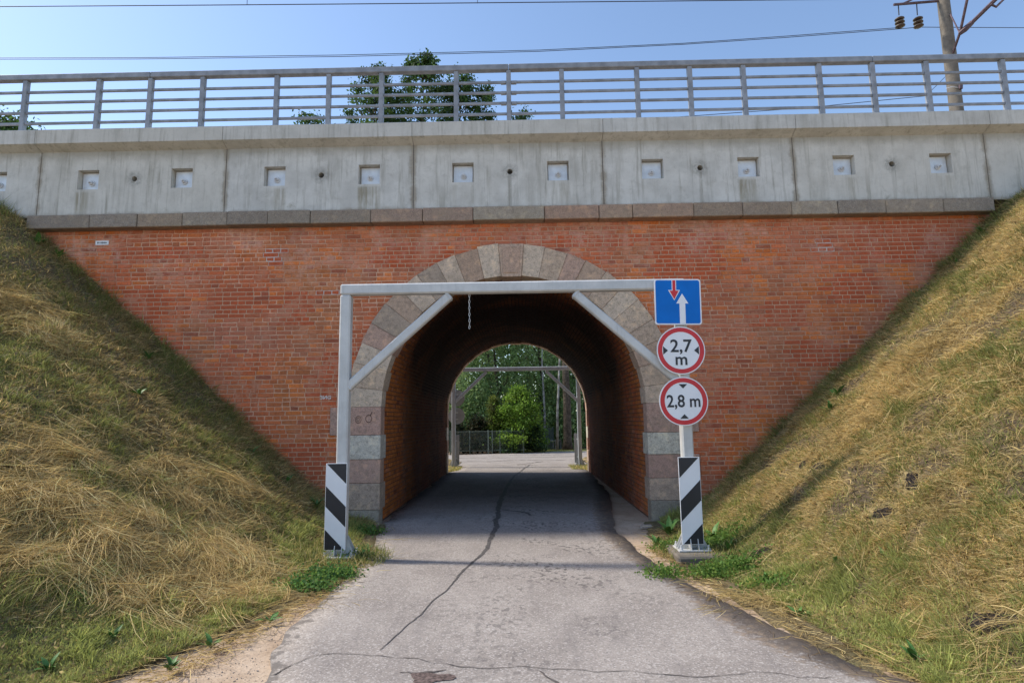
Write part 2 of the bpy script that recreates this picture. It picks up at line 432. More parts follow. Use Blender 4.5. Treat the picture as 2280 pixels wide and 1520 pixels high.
# ------------------------------------------------------------------ layout numbers
AX, AZ, RI, RO = -0.13, 1.95, 2.28, 2.86       # arch axis x, springing height, inner and outer radius of the stone ring
TLEN = 9.46                                    # tunnel length
COR0, COR1, CORX0, CORX1 = 5.195, 5.445, -8.80, 8.36
PX0, PW = -8.765, 3.44                         # first panel joint and panel pitch
WLX = [2.0, 2.5, 3.0, 3.38, 5.99, 8.14, 8.96, 10.3, 11.5, 13]; WLZ = [0, .02, .14, .41, 2.83, 4.65, 5.35, 6.15, 6.42, 6.5]
WRX = [1.8, 2.3, 2.75, 3.04, 5.76, 7.39, 8.5, 9.9, 11.2, 13]; WRZ = [0, .02, .12, .32, 2.65, 4.21, 5.26, 6.1, 6.42, 6.5]
def bank_h(x, y):
    x = np.asarray(x, float); y = np.asarray(y, float)
    yy = np.where(y > TLEN, TLEN - y, np.minimum(y, 0.0))      # distance in front of either face, negative
    near = y < TLEN / 2
    d = np.interp(-yy, [0, .8, 2.2, 4.4, 5.2, 6.0, 7.0, 9.0, 14], [0, .12, .30, .24, .10, -.22, -.9, -2.2, -4])
    dr = np.interp(-yy, [0, .8, 2.2, 3.4, 4.6, 6.0, 7.0, 9.0, 14], [0, .15, .28, .25, .05, -.15, -.5, -1.8, -4])
    a = np.where(x < 0, np.interp(-x + d, WLX, WLZ), np.interp(x + dr, WRX, WRZ))
    a = a * np.where(x < 0, np.interp(-yy, [0, .6, 2, 5, 9], [1, .94, .76, .58, .52]), np.interp(-yy, [0, .6, 3, 9], [1, .98, .92, .85]))
    front = 6.6 + yy * np.where(x < 0, .62, .68)
    k = .55
    hh = np.clip(.5 + .5 * (front - a) / k, 0, 1)
    z = front * (1 - hh) + a * hh - k * hh * (1 - hh) * (yy < -.02)
    z = np.maximum(z, 0)
    rough = (fnoise(x, y, .9, 3) - .5) * .22 + (fnoise(x, y, .3, 5) - .5) * .13
    return z + rough * sstep(.05, .6, z) - .01
def bank_n(x, y, e=.06):
    hx = (bank_h(x + e, y) - bank_h(x - e, y)) / (2 * e); hy = (bank_h(x, y + e) - bank_h(x, y - e)) / (2 * e)
    n = np.stack([-hx, -hy, np.ones_like(hx)], -1); return n / np.linalg.norm(n, axis=-1, keepdims=True)
def hit_bank(px, py):
    r = ray(px, py); s = np.linspace(2, 30, 3000); P = CAM + s[:, None] * r
    below = P[:, 2] < bank_h(P[:, 0], P[:, 1]); i = int(np.argmax(below)); return P[i]

# ------------------------------------------------------------------ ground, road, banks
def sheet(name, poly, z, mat, parent=None):
    mb = MB(); mb.quad([(p[0], p[1], z) for p in poly]); return mb.build(name, mat, parent)
g = sheet('ground', [(-600, -300), (600, -300), (600, 900), (-600, 900)], -.03, MAT['dirt'])
tag(g, kind='structure', label='sandy bare ground beside the road', cat='ground')

def road_sheet(name, L, E, Rr, z, mat, ny, nx, rag, seed, skirt=.05):
    """surface between two edge polylines given as (y, x) tables; Col.r holds the distance from the worn boundary E"""
    ys = np.linspace(L[0][0], L[-1][0], ny)
    I = lambda T: np.interp(ys, [p[0] for p in T], [p[1] for p in T])
    xl, xe, xr = I(L), I(E), I(Rr)
    xl = xl + (fnoise(ys, ys * 0, .5, seed) - .5) * rag; xr = xr + (fnoise(ys, ys * 0, .5, seed + 50) - .5) * rag
    u = np.linspace(0, 1, nx)
    X = xl[:, None] * (1 - u) + xr[:, None] * u; Y = np.repeat(ys[:, None], nx, 1); Z = np.full_like(X, z)
    Dl = X - xl[:, None]; De = X - xe[:, None]
    cat2 = lambda A, f: np.concatenate([A[:, :1] + f, A, A[:, -1:] + f], 1)
    X, Y, Z, Dl, De = cat2(X, 0), cat2(Y, 0), cat2(Z, -skirt), cat2(Dl, 0), cat2(De, 0)
    n = nx + 2; V = np.stack([X, Y, Z], -1).reshape(-1, 3)
    C = np.stack([De * .2 + .5, Dl, 0 * Dl], -1).reshape(-1, 3)
    i = (np.arange(ny - 1)[:, None] * n + np.arange(n - 1)[None]).ravel()
    return np_mesh(name, V, [np.stack([i, i + 1, i + 1 + n, i + n], 1)], mat, C)
road = road_sheet('road', [(-16, -2.2), (-8, -1.85), (-6.08, -1.76), (-5.63, -1.88), (-5.18, -1.93), (-4.6, -1.95), (-3.37, -1.92), (-2.25, -2.0), (-.26, -2.25), (1, -2.4), (9.4, -2.4), (10.2, -2.2), (11.8, -2.1), (12.6, -2.6)],
             [(-16, 3.0), (-8, 2.6), (-6.05, 2.12), (-5.55, 1.79), (-4.95, 1.65), (-4.02, 1.50), (-3.1, 1.33), (-2.0, 1.2), (-.87, 1.16), (1.5, 1.35), (4, 1.75), (9.4, 2.3), (11.8, 2.4), (12.6, 3.0)],
             [(-16, 3.3), (-6.4, 2.75), (-6.02, 2.3), (-5.28, 2.06), (-4.6, 1.89), (-4.03, 1.74), (-3.3, 1.56), (-2.4, 1.46), (-1.2, 1.42), (1.0, 1.6), (3, 1.95), (9.4, 2.2), (10.2, 2.1), (11.8, 2.05), (12.6, 2.6)],
             .012, MAT['asphalt'], 500, 14, .14, 4)
tag(road, kind='structure', label='worn light grey asphalt road running through the tunnel', cat='road')
cr = sheet('crossing_road', [(-16, 13.2), (-2.75, 12.2), (2.7, 12.2), (16, 13.6), (16, 27), (6, 23.2), (2.4, 21.6), (.4, 20.35), (-2.7, 19.2), (-16, 17.0)], .016, MAT['far_asphalt'])
tag(cr, kind='structure', label='sunlit road junction beyond the tunnel', cat='road')
def ribbon(name, pts, widths, z, mat, parent, seed, jag=.35):
    P = np.array(pts, float); d = np.concatenate([[0], np.cumsum(np.linalg.norm(np.diff(P, axis=0), axis=1))])
    n = max(8, int(d[-1] / .035)); s = np.linspace(0, d[-1], n)
    x = np.interp(s, d, P[:, 0]); y = np.interp(s, d, P[:, 1]); w = np.interp(s, d, widths)
    k = 9; ker = np.ones(k) / k
    xs = np.convolve(np.pad(x, k // 2, 'edge'), ker, 'valid'); ys = np.convolve(np.pad(y, k // 2, 'edge'), ker, 'valid')
    tx = np.gradient(xs); ty = np.gradient(ys); l = np.hypot(tx, ty) + 1e-9; nx, ny = -ty / l, tx / l
    off = (fnoise(s, s * 0, .5, seed) - .5) * jag * .22 + (vnoise(s, s * 0, .07, seed + 9) - .5) * jag * .03
    wl = w * (.5 + (fnoise(s, s * 0 + 3, .12, seed + 1) - .5) * jag * 2); wr = w * (.5 + (fnoise(s, s * 0 + 7, .12, seed + 2) - .5) * jag * 2)
    A = np.stack([xs + nx * (off + wl), ys + ny * (off + wl), np.full(n, z)], 1); B = np.stack([xs + nx * (off - wr), ys + ny * (off - wr), np.full(n, z)], 1)
    V = np.empty((2 * n, 3)); V[0::2] = A; V[1::2] = B
    i = np.arange(n - 1) * 2
    return np_mesh(name, V, [np.stack([i, i + 1, i + 3, i + 2], 1)], mat, parent=parent)
ribbon('tar_seam', [(.35, 12.5), (.05, 10.3), (-.23, 7.9), (-.41, 4.5), (-.47, 2.2), (-.44, .5), (-.43, -1.1), (-.5, -2.2), (-.62, -2.9), (-.76, -3.94), (-.99, -5.1), (-1.09, -5.61)],
       [.04, .05, .06, .09, .10, .085, .07, .05, .03, .016, .010, .008], .0165, MAT['tar'], road, 3, .3)
ribbon('damp_trail', [(-.42, 1.3), (-.2, 1.05), (.05, .8), (.12, .45)], [.04, .05, .09, .03], .0165, MAT['tar'], road, 21, .7)
ribbon('road_crack', [(-1.72, -6.02), (-1.57, -5.76), (-1.46, -5.68), (-1.1, -5.71), (-.53, -5.81), (.1, -5.91), (.7, -5.96), (1.28, -6.04), (2.05, -6.1)],
       [.009, .008, .006, .006, .006, .006, .006, .006, .005], .0165, MAT['crack'], road, 5, .8)
ribbon('road_crack', [(.1, -5.92), (.16, -5.97), (.2, -6.03), (.19, -6.12), (.25, -6.25)], [.01, .014, .016, .02, .02], .0165, MAT['crack'], road, 6, .8)
ribbon('road_crack', [(-.86, -5.9), (-.8, -5.96), (-.7, -5.98), (-.5, -5.985)], [.012, .012, .02, .01], .0165, MAT['crack'], road, 8, .8)
for k, (pts) in enumerate([[(-3.2, 14.6), (-1.2, 14.2), (.3, 14.9), (1.4, 14.4), (2.4, 14.9)], [(-3.2, 16.8), (-.2, 16.4), (2.8, 16.9)], [(-.6, 18.2), (1.2, 18.0), (3.2, 18.6)], [(-.2, 12.2), (.3, 13), (.9, 13.9)]]):
    ribbon('road_crack', pts, [.05, .09, .11, .08, .05][:len(pts)], .0205, MAT['crack'], cr, 40 + k, .9)
ph = MB()
pts = []
for k in range(18):
    a = 2 * math.pi * k / 18; r = 1 + .25 * math.sin(3 * a + 1) + random.uniform(-.12, .12)
    pts.append((-.63 + .15 * r * math.cos(a), -6.06 + .085 * r * math.sin(a), .017))
ph.quad(pts); ph.build('pothole_patch', MAT['pothole'], road)

def bank(name, xs, ys, mirror, label):
    X, Y = np.meshgrid(xs, ys); Z = bank_h(X, Y)
    Z = np.where(Z < .02, Z - .045, Z)
    nx, ny = len(xs), len(ys)
    V = np.stack([X, Y, Z], -1).reshape(-1, 3)
    bare = sstep(.50, .66, fnoise(V[:, 0], V[:, 1], .42, 321 + mirror))[:, None]
    C = np.array([.50, .375, .18]) * (1 - bare) + (np.array([.22, .17, .10]) if mirror < 0 else np.array([.14, .105, .07])) * bare
    i = (np.arange(ny - 1)[:, None] * nx + np.arange(nx - 1)[None]).ravel()
    o = np_mesh(name, V, [np.stack([i, i + 1, i + 1 + nx, i + nx], 1)], MAT['bank_soil'], C, smooth=True)
    tag(o, kind='structure', label=label, cat='embankment'); return o
gy = np.concatenate([np.arange(-18, -8, .5), np.arange(-8, .02, .08), np.arange(.5, 9.4, 1.5), np.arange(9.46, 13, .25), np.arange(13, 30, 1)])
gx = np.concatenate([np.arange(2.42, 11.5, .08), np.arange(11.5, 16, .5), np.arange(16, 121, 7)])
gxl = np.concatenate([np.arange(1.9, 2.42, .08), gx]); 
bank('embankment', -gx[::-1], gy, -1, 'shaded grassy railway embankment left of the tunnel')
bank('embankment', gx, gy, 1, 'sunlit dry grass railway embankment right of the tunnel')
# thin aprons of the banks that run in front of the jambs
def apron(name, x0, x1, sgn, label, y0=-9.5, y1=-.06):
    xs = np.arange(x0, x1, .07); ys = np.arange(y0, y1, .08)
    X, Y = np.meshgrid(xs * sgn, ys); Z = bank_h(X, Y); Z = np.where(Z < .0, -.06, Z)
    nx = len(xs); i = (np.arange(len(ys) - 1)[:, None] * nx + np.arange(nx - 1)[None]).ravel()
    o = np_mesh(name, np.stack([X, Y, Z], -1).reshape(-1, 3), [np.stack([i, i + 1, i + 1 + nx, i + nx], 1)], MAT['bank_soil'], np.tile([[.25, .2, .11]], (X.size, 1)), smooth=True)
    tag(o, kind='structure', label=label, cat='verge')
apron('verge', 1.95, 2.421, -1, 'grassy verge at the foot of the left embankment')
apron('verge', 1.75, 2.421, 1, 'weedy verge at the foot of the right embankment')
# track bed on the bridge
b = MB(); b.box(-12.6, 12.4, .45, TLEN - .45, 5.2, 6.46); tb = b.build('track_bed', MAT['ballast']); tag(tb, kind='structure', label='ballast track bed on top of the bridge', cat='track bed')

# ------------------------------------------------------------------ the underpass
UP = empty('railway_underpass', (AX, 0, 0))
tag(UP, 'red brick railway underpass with granite arch and concrete parapet', 'bridge')
def up(o):                                       # parent while keeping world coordinates
    o.parent = UP; o.matrix_parent_inverse = Matrix.Translation((-AX, 0, 0)); return o

# -- brick face
BH, BJ = .0785, .012
BL, BHD = .265, .1265
fresh = [(-7.10, -6.30, 3.45, 4.08), (-5.45, -4.66, 3.55, 4.08), (-4.30, -3.68, 3.37, 4.06), (-2.5, -1.2, 4.45, 4.88), (2.3, 3.6, 4.1, 4.98), (-7.4, -5.6, 4.68, 4.86), (-5.9, -5.3, 4.3, 4.5),
         (-3.6, -3.0, 2.0, 2.95), (-4.1, -3.3, .75, 1.35), (.6, 2.2, 4.75, 4.95), (4.1, 5.0, 3.2, 3.7), (5.9, 7.8, 4.3, 5.1), (3.2, 4.0, 1.8, 2.4), (5.4, 6.3, 3.6, 4.2), (-6.4, -5.9, 3.0, 3.15), (4.7, 5.6, 2.5, 3.0)]
white = [(-4.52, -4.18, 4.52, 4.81), (-3.55, -3.2, 3.95, 4.05), (5.24, 5.56, 4.55, 4.80)]
def fresh_at(x, z):
    for (a, b_, c_, d_) in fresh:
        if a + .12 * math.sin(z * 40) < x < b_ + .12 * math.sin(z * 31 + 1) and c_ < z < d_: return True
    return False
def brick_col(x, z, rnd, tunnel=False):
    n1 = float(fnoise(x, z, 1.7, 31)); n2 = float(fnoise(x, z, 1.1, 77)); n3 = float(fnoise(x + 5, z, .8, 91))
    base = np.array([.72, .170, .060])
    org = np.array([.76, .215, .052]); pink = np.array([.60, .225, .135]); dark = np.array([.34, .10, .065]); brown = np.array([.55, .21, .095])
    c = base * 1.0
    c = c + (org - c) * sstep(.45, .68, n1)
    c = c + (pink - c) * sstep(.50, .70, n2) * .8
    if z > 4.3: c = c + (pink - c) * .45 * sstep(4.3, 5.0, z) * (n3 > .38)
    c = c + (brown - c) * sstep(.56, .74, n3) * .7
    if x < 0:                                          # long vertical brown run-off stain on the left half
        st = math.exp(-((x + 3.75 - .25 * math.sin(z * 2.1)) / .5) ** 2) * sstep(.5, 1.6, z) * (1 - sstep(4.3, 4.9, z))
        c = c + (np.array([.56, .22, .085]) - c) * .7 * st
    if z < .9: c = c + (pink - c) * .4 * (1 - z / .9)
    r = rnd.random()
    if r < .05: c = c + (dark - c) * .7
    elif r < .17: c = c + (org * 1.08 - c) * .75
    elif r < .25: c = c + (pink - c) * .5
    return c * rnd.uniform(.80, 1.16)
rb = random.Random(11)
face_bricks = []
nrow = int(5.26 / BH)
for row in range(nrow + 1):
    z0 = -.06 + row * BH; z1 = z0 + BH
    if z0 > COR0: break
    header = row % 2 == 1
    pitch = (BHD + BJ) if header else (BL + BJ)
    off = [0, .069, .138, .069 + .138][row % 4] if not header else .034
    x = -9.3 + off
    if rb.random() < .25: x += rb.uniform(-.05, .05)
    while x < 8.8:
        w = pitch
        if rb.random() < .08: w = (BL + BJ) if header else (BHD + BJ)
        w *= rb.uniform(.96, 1.04)
        xa, xb = x, x + w; x = xb
        xc, zc = (xa + xb) / 2, (z0 + z1) / 2
        if xb < -9.0 or xa > 8.6: continue
        if z1 < float(bank_h(xc, -.01)) - .16 and abs(xc) > 2.6: continue
        # inside the opening or wholly behind the stone ring
        def R(px_, pz_):
            return math.hypot(px_ - AX, max(0, pz_ - AZ)) if pz_ > AZ else abs(px_ - AX)
        rs = [R(q, w_) for q in (xa, xb) for w_ in (z0, z1)]
        if max(rs) < RO - .02 or min(rs) < RI + .12: continue
        face_bricks.append((xa, xb, z0, z1, xc, zc))
def brick_geo(mb, xa, xb, z0, z1, col, rnd, j=.006, proud=0.0, yb=.011):
    h = BJ / 2 + (0 if j < .004 else rnd.uniform(-.001, .003))
    a, b_, c_, d_ = xa + h, xb - h, z0 + h, z1 - h
    e = [rnd.uniform(-j, j) * .5 for _ in range(8)]
    O = [(a + e[0], c_ + e[1]), (b_ + e[2], c_ + e[3]), (b_ + e[4], d_ + e[5]), (a + e[6], d_ + e[7])]
    k = .005 if j > .004 else .003
    I = [(O[0][0] + k, O[0][1] + k), (O[1][0] - k, O[1][1] + k), (O[2][0] - k, O[2][1] - k), (O[3][0] + k, O[3][1] - k)]
    yf = -proud
    F = [(p[0], yf + rnd.uniform(-.0015, .0015), p[1]) for p in I]; B_ = [(p[0], yb, p[1]) for p in O]
    mb.quad(F, col)
    for q in range(4):
        r = (q + 1) % 4; mb.quad([F[q], B_[q], B_[r], F[r]], col)
mort = MB(); rest = MB(); singles = []
areas = []
for i, (xa, xb, z0, z1, xc, zc) in enumerate(face_bricks):
    px_, py_, d_ = project(np.array([[xa, 0, z0], [xb, 0, z0], [xb, 0, z1], [xa, 0, z1]]))
    ar = .5 * abs(sum(px_[q] * py_[(q + 1) % 4] - px_[(q + 1) % 4] * py_[q] for q in range(4)))
    inside = (px_.min() > 5) and (px_.max() < 2275) and zc > float(bank_h(xc, -.02)) + .10
    areas.append(ar if inside else 0)
top300 = set(np.argsort(areas)[-300:].tolist())
for i, (xa, xb, z0, z1, xc, zc) in enumerate(face_bricks):
    fr = fresh_at(xc, zc); wh = any(a <= xc <= b_ and c_ <= zc <= d_ for a, b_, c_, d_ in white)
    if fr or wh: col = np.array([.60, .125, .048]) * rb.uniform(.88, 1.12)
    else: col = brick_col(xc, zc, rb)
    n = float(fnoise(xc, zc, 1.3, 131))
    if wh: mc = (.66, .58, .53)
    elif fr: mc = (.66, .43, .29)
    else:
        mc = np.array([.74, .48, .33]) * (.45 + .9 * n); mc = mc * .78 + np.asarray(col) * .22
    ym = .009 if not fr else .007
    if wh: ym = .005
    mort.quad([(xa, ym, z0), (xb, ym, z0), (xb, ym, z1), (xa, ym, z1)], tuple(mc))
    loss = (not fr) and (not wh) and rb.random() < .05
    args = dict(j=.003 if fr else .011, proud=0.0 if not loss else -.006)
    if i in top300:
        mb = MB(); brick_geo(mb, xa - xc, xb - xc, z0 - zc, z1 - zc, tuple(col), rb, **args); singles.append((mb, xc, zc))
    else: brick_geo(rest, xa, xb, z0, z1, tuple(col), rb, **args)
wall = up(mort.build('brick_wall', MAT['mortar'])); wall['label'] = 'weathered red brick face around the arch'
o = rest.build('bricks', MAT['brick'], wall); o['kind'] = 'stuff'
for mb, xc, zc in singles:
    mb.build('brick', MAT['brick'], wall, (xc, 0, zc))
# solid masonry behind the brick face (either side of the vault and over it)
core = MB()
NA = 24
def arc_pts(r, n, y):
    return [(AX + r * math.cos(math.pi * k / n), y, AZ + r * math.sin(math.pi * k / n)) for k in range(n + 1)]
for yy in (.03, TLEN - .02):
    pr = arc_pts(RI + .10, NA, yy)
    pr = [(AX + RI + .10, yy, -.1)] + pr + [(AX - RI - .10, yy, -.1)]
    for k in range(len(pr) - 1):
        a, b_ = pr[k], pr[k + 1]
        def outp(p):
            if p[2] < AZ - .001: return (9.0 if p[0] > AX else -9.2, yy, p[2])
            dx, dz = p[0] - AX, p[2] - AZ
            s = min((9.0 - AX) / dx if dx > 1e-6 else (9.2 + AX) / -dx if dx < -1e-6 else 1e9, (5.5 - AZ) / dz if dz > 1e-6 else 1e9)
            return (AX + dx * s, yy, AZ + dz * s)
        core.quad([a, b_, outp(b_), outp(a)], (.2, .11, .08))
for sx, sg in ((9.0, 1), (-9.2, -1)):
    core.quad([(sx, .03, 2), (sx, TLEN - .02, 2), (sx, TLEN - .02, 5.5), (sx, .03, 5.5)], (.2, .11, .08))
for sx, cx in ((9.0, 1), (-9.2, -1)):
    for yy in (.03, TLEN - .02):
        core.quad([(sx, yy, AZ + (5.5 - AZ)), (AX + (5.5 - AZ) * cx * 0 + cx * .001, yy, 5.5), (AX + cx * .001, yy, 5.499), (sx, yy, 5.499)], (.2, .11, .08))
up(core.build('masonry_core', MAT['mortar']))

# -- vault lining
lin = MB(); vb = MB(); rv = random.Random(5)
RV = RI + .035
perim = [('L', k) for k in range(int(AZ / BH))]
nw = int(round(AZ / BH)); hw = AZ / nw
na = int(round(math.pi * RV / BH)); ha = math.pi / na
def lin_pt(side, u, y, dr=0.0):
    """u: course parameter from left floor (0) round to right floor"""
    r = RV + dr
    if u <= nw: return (AX - r, y, u * hw)
    if u <= nw + na:
        a = math.pi - (u - nw) * ha; return (AX + r * math.cos(a), y, AZ + r * math.sin(a))
    return (AX + r, y, AZ - (u - nw - na) * hw)
NC = 2 * nw + na
YA, YB = .06, TLEN - .06
for cidx in range(NC):
    for k in range(12):
        y0 = YA + (YB - YA) * k / 12; y1 = YA + (YB - YA) * (k + 1) / 12
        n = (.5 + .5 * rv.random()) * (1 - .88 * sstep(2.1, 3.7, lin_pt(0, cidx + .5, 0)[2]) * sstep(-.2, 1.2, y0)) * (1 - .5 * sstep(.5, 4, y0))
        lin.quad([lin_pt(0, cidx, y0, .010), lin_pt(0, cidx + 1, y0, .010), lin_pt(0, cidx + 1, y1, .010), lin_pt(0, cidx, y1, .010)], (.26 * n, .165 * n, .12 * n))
    header = cidx % 2 == 1
    y = YA + (0 if header else [.0, .138][(cidx // 2) % 2]) - .2
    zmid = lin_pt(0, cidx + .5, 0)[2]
    crown_dark = sstep(2.1, 3.7, zmid)  # bricks and mortar darken towards the crown and deeper into the tunnel
    while y < YB:
        w = ((BHD if header else BL) + BJ) * rv.uniform(.97, 1.03)
        ya, yb_ = max(y, YA), min(y + w, YB); y += w
        if yb_ - ya < .04: continue
        h = BJ / 2; uu = h / BH
        ym = (ya + yb_) / 2
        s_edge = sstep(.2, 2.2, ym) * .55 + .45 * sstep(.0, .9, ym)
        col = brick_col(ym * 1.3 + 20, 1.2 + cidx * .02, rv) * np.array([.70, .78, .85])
        so = min(.96, crown_dark * s_edge * 1.05 + .78 * s_edge * sstep(.5, 3.6, ym))
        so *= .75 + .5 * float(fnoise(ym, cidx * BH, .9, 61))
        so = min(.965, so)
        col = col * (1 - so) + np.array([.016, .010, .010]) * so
        k_ = .005; e = rv.uniform(-.004, .004)
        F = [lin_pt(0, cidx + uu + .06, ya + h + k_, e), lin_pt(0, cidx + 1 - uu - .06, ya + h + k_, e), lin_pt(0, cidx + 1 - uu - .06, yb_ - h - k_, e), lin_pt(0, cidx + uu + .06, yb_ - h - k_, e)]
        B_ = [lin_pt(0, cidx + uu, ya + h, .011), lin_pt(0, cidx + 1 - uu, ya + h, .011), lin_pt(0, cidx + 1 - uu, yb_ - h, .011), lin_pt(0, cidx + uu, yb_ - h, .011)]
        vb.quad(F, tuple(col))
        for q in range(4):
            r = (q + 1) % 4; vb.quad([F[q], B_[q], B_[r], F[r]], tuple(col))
for sx in (-1, 1):
    lin.quad([(AX + sx * (RV + .012), YA, -.15), (AX + sx * (RV + .012), YB, -.15), (AX + sx * (RV + .012), YB, .002), (AX + sx * (RV + .012), YA, .002)], (.2, .12, .09))
lining = up(lin.build('vault_lining', MAT['vault_mortar'])); lining['label'] = 'dark brick barrel vault of the tunnel'
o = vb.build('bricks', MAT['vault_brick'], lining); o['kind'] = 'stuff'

# -- stone arch ring and jambs
STONE = [(.60, .44, .32), (.50, .335, .235), (.66, .50, .375), (.57, .365, .275), (.70, .545, .41), (.54, .37, .265), (.46, .345, .26), (.64, .475, .345)]
rs_ = random.Random(3)
def ring(yf, yb, sgn, jamb_ext):
    R_ = up(empty('arch_ring', (0, 0, 0)))
    def block(C, col): 
        mb = MB(); mb.hexa(C, .005, col); mb.build('voussoir', MAT['granite'], R_)
    key = rad(4.5)
    angs = [math.pi / 2 - key, math.pi / 2 + key]
    # joints each side
    J = [math.pi / 2 - key]
    n = 11
    for k in range(n): J.append(J[-1] - (math.pi / 2 - key) / n * (1 + .10 * math.sin(k * 2.3)))
    J = [a * (1) for a in J]; sc_ = (math.pi / 2 - key) / (J[0] - J[-1]); J = [J[0] - (J[0] - a) * sc_ for a in J]
    segs = [(angs[0], angs[1], 'key')] + [(J[k + 1], J[k], 'v') for k in range(n)] + [(math.pi - J[k], math.pi - J[k + 1], 'v') for k in range(n)]
    for q, (a0, a1, kind) in enumerate(segs):
        gap = .0008
        a0 += gap; a1 -= gap
        ro = RO + rs_.uniform(-.02, .025); ri = RI
        y0 = yf + rs_.uniform(-.006, .006) * 1; y1 = yf + sgn * (.42 if q % 2 else .30)
        if kind == 'key': ro = RO - .0; y0 = yf - sgn * .02; ri = RI - .02; col = (.60, .42, .31)
        else: col = STONE[(q * 3 + int(rs_.random() * 3)) % len(STONE)]
        C = []
        for i in range(8):
            a = a1 if i & 1 else a0; r = ro if i & 4 else ri; y = y1 if i & 2 else y0
            C.append((AX + r * math.cos(a), y, AZ + r * math.sin(a)))
        block(C, col)
        if kind == 'key':
            mb = MB()
            a0 += .018; a1 -= .018
            C = [(AX + ((RO - .045) if i & 4 else RI + .045) * math.cos(a1 if i & 1 else a0), (yf - sgn * .02) - (0 if i & 2 else sgn * .012), AZ + ((RO - .045) if i & 4 else RI + .045) * math.sin(a1 if i & 1 else a0)) for i in range(8)]
            mb.hexa(C, .006, (.56, .37, .27)); mb.build('keystone_face', MAT['granite'], R_)
    for side in (-1, 1):
        zs = [-.1, .22, .66, 1.06, 1.47, AZ] if side < 0 else [-.1, .32, .69, 1.08, 1.45, AZ]
        cols = [(.44, .385, .31), (.52, .39, .30), (.57, .36, .28), (.70, .64, .54), (.56, .345, .27), (.66, .58, .47)] if side < 0 else [(.32, .28, .225), (.52, .38, .29), (.50, .31, .245), (.68, .63, .52), (.52, .33, .26), (.58, .50, .38)]
        for k in range(5):
            z0, z1 = zs[k] + .002, zs[k + 1] - .002
            ext = jamb_ext.get((side, k), rs_.uniform(-.02, .02))
            ins = RI - (.0 if k else -.01)
            xi, xo = AX + side * ins, AX + side * (RO + ext)
            y0 = yf + rs_.uniform(-.004, .004); y1 = yf + sgn * (.40 if k % 2 else .27)
            col = cols[k if k < 5 else 5]
            C = [(xo if i & 1 else xi, y1 if i & 2 else y0, z1 if i & 4 else z0) for i in range(8)]
            mb = MB(); mb.hexa(C, .008, col); mb.build('jamb_stone', MAT['granite'], R_)
    return R_
ring1 = ring(-.035, .3, 1, {(-1, 3): .0, (-1, 4): .30, (1, 4): .30, (1, 2): .29, (1, 3): .0})
ring2 = ring(TLEN + .035, .3, -1, {})
# scratched marks on the pink left jamb stone
cv = MB()
for (cx, cz, r1, r2) in ((-2.80, 1.735, .065, .055), (-2.62, 1.75, .07, .058), (-2.80, 1.735, .035, .028)):
    N = 16
    for k in range(N):
        a, b_ = 2 * math.pi * k / N, 2 * math.pi * (k + 1) / N
        cv.quad([(cx + r1 * .8 * math.cos(a), -.0425, cz + r1 * math.sin(a)), (cx + r1 * .8 * math.cos(b_), -.0425, cz + r1 * math.sin(b_)), (cx + r2 * .8 * math.cos(b_), -.0425, cz + r2 * math.sin(b_)), (cx + r2 * .8 * math.cos(a), -.0425, cz + r2 * math.sin(a))])
cv.quad([(-2.60, -.0425, 1.80), (-2.57, -.0425, 1.87), (-2.555, -.0425, 1.865), (-2.585, -.0425, 1.795)])
cv.build('carved_mark', MAT['carving'], ring1)

# -- granite cornice
CN = up(empty('cornice', (0, 0, 0)))
jx = [CORX0, -7.65, -6.80, -5.99, -5.18, -4.45, -3.69, -2.61, -1.69, -.79, .47, 1.44, 2.03, 3.10, 3.96, 4.82, 5.63, 6.46, 7.47, CORX1]
cc = [tuple(v * f_ * .65 + m_ for v, f_, m_ in zip(q_, (1.45, 1.28, 1.08), (.125, .102, .082))) for q_ in [(.16, .155, .15), (.19, .185, .18), (.23, .195, .16), (.22, .21, .195), (.15, .145, .14), (.17, .165, .155), (.18, .165, .15), (.24, .175, .15), (.25, .18, .155), (.27, .26, .235), (.30, .195, .155), (.31, .22, .175), (.29, .205, .165), (.21, .17, .14), (.20, .17, .145), (.27, .26, .24), (.18, .175, .17), (.24, .225, .205), (.21, .205, .195)]]
for k in range(len(jx) - 1):
    mb = MB(); d = rs_.uniform(-.012, .012)
    mb.box(jx[k] + .004, jx[k + 1] - .004, -.2 + d, .25, COR0 + rs_.uniform(-.004, .004), COR1 + rs_.uniform(-.008, .004), .012, cc[k])
    mb.build('cornice_stone', MAT['granite'], CN)
mb = MB()
N = 120
for k in range(N):
    x0 = CORX0 + .02 + (CORX1 - CORX0 - .04) * k / N; x1 = CORX0 + .02 + (CORX1 - CORX0 - .04) * (k + 1) / N
    f = lambda x: float(fnoise(np.array([x]), np.array([0.]), .3, 8)[0])
    ya, yb_ = -.13 - .07 * f(x0), -.13 - .07 * f(x1); ha_, hb_ = .03 + .05 * f(x0 + 9), .03 + .05 * f(x1 + 9)
    z = COR1 - .012
    mb.quad([(x0, ya, z), (x1, yb_, z), (x1, -.02, z + hb_), (x0, -.02, z + ha_)])
mb.build('mortar_bed', MAT['sand_mortar'], CN)

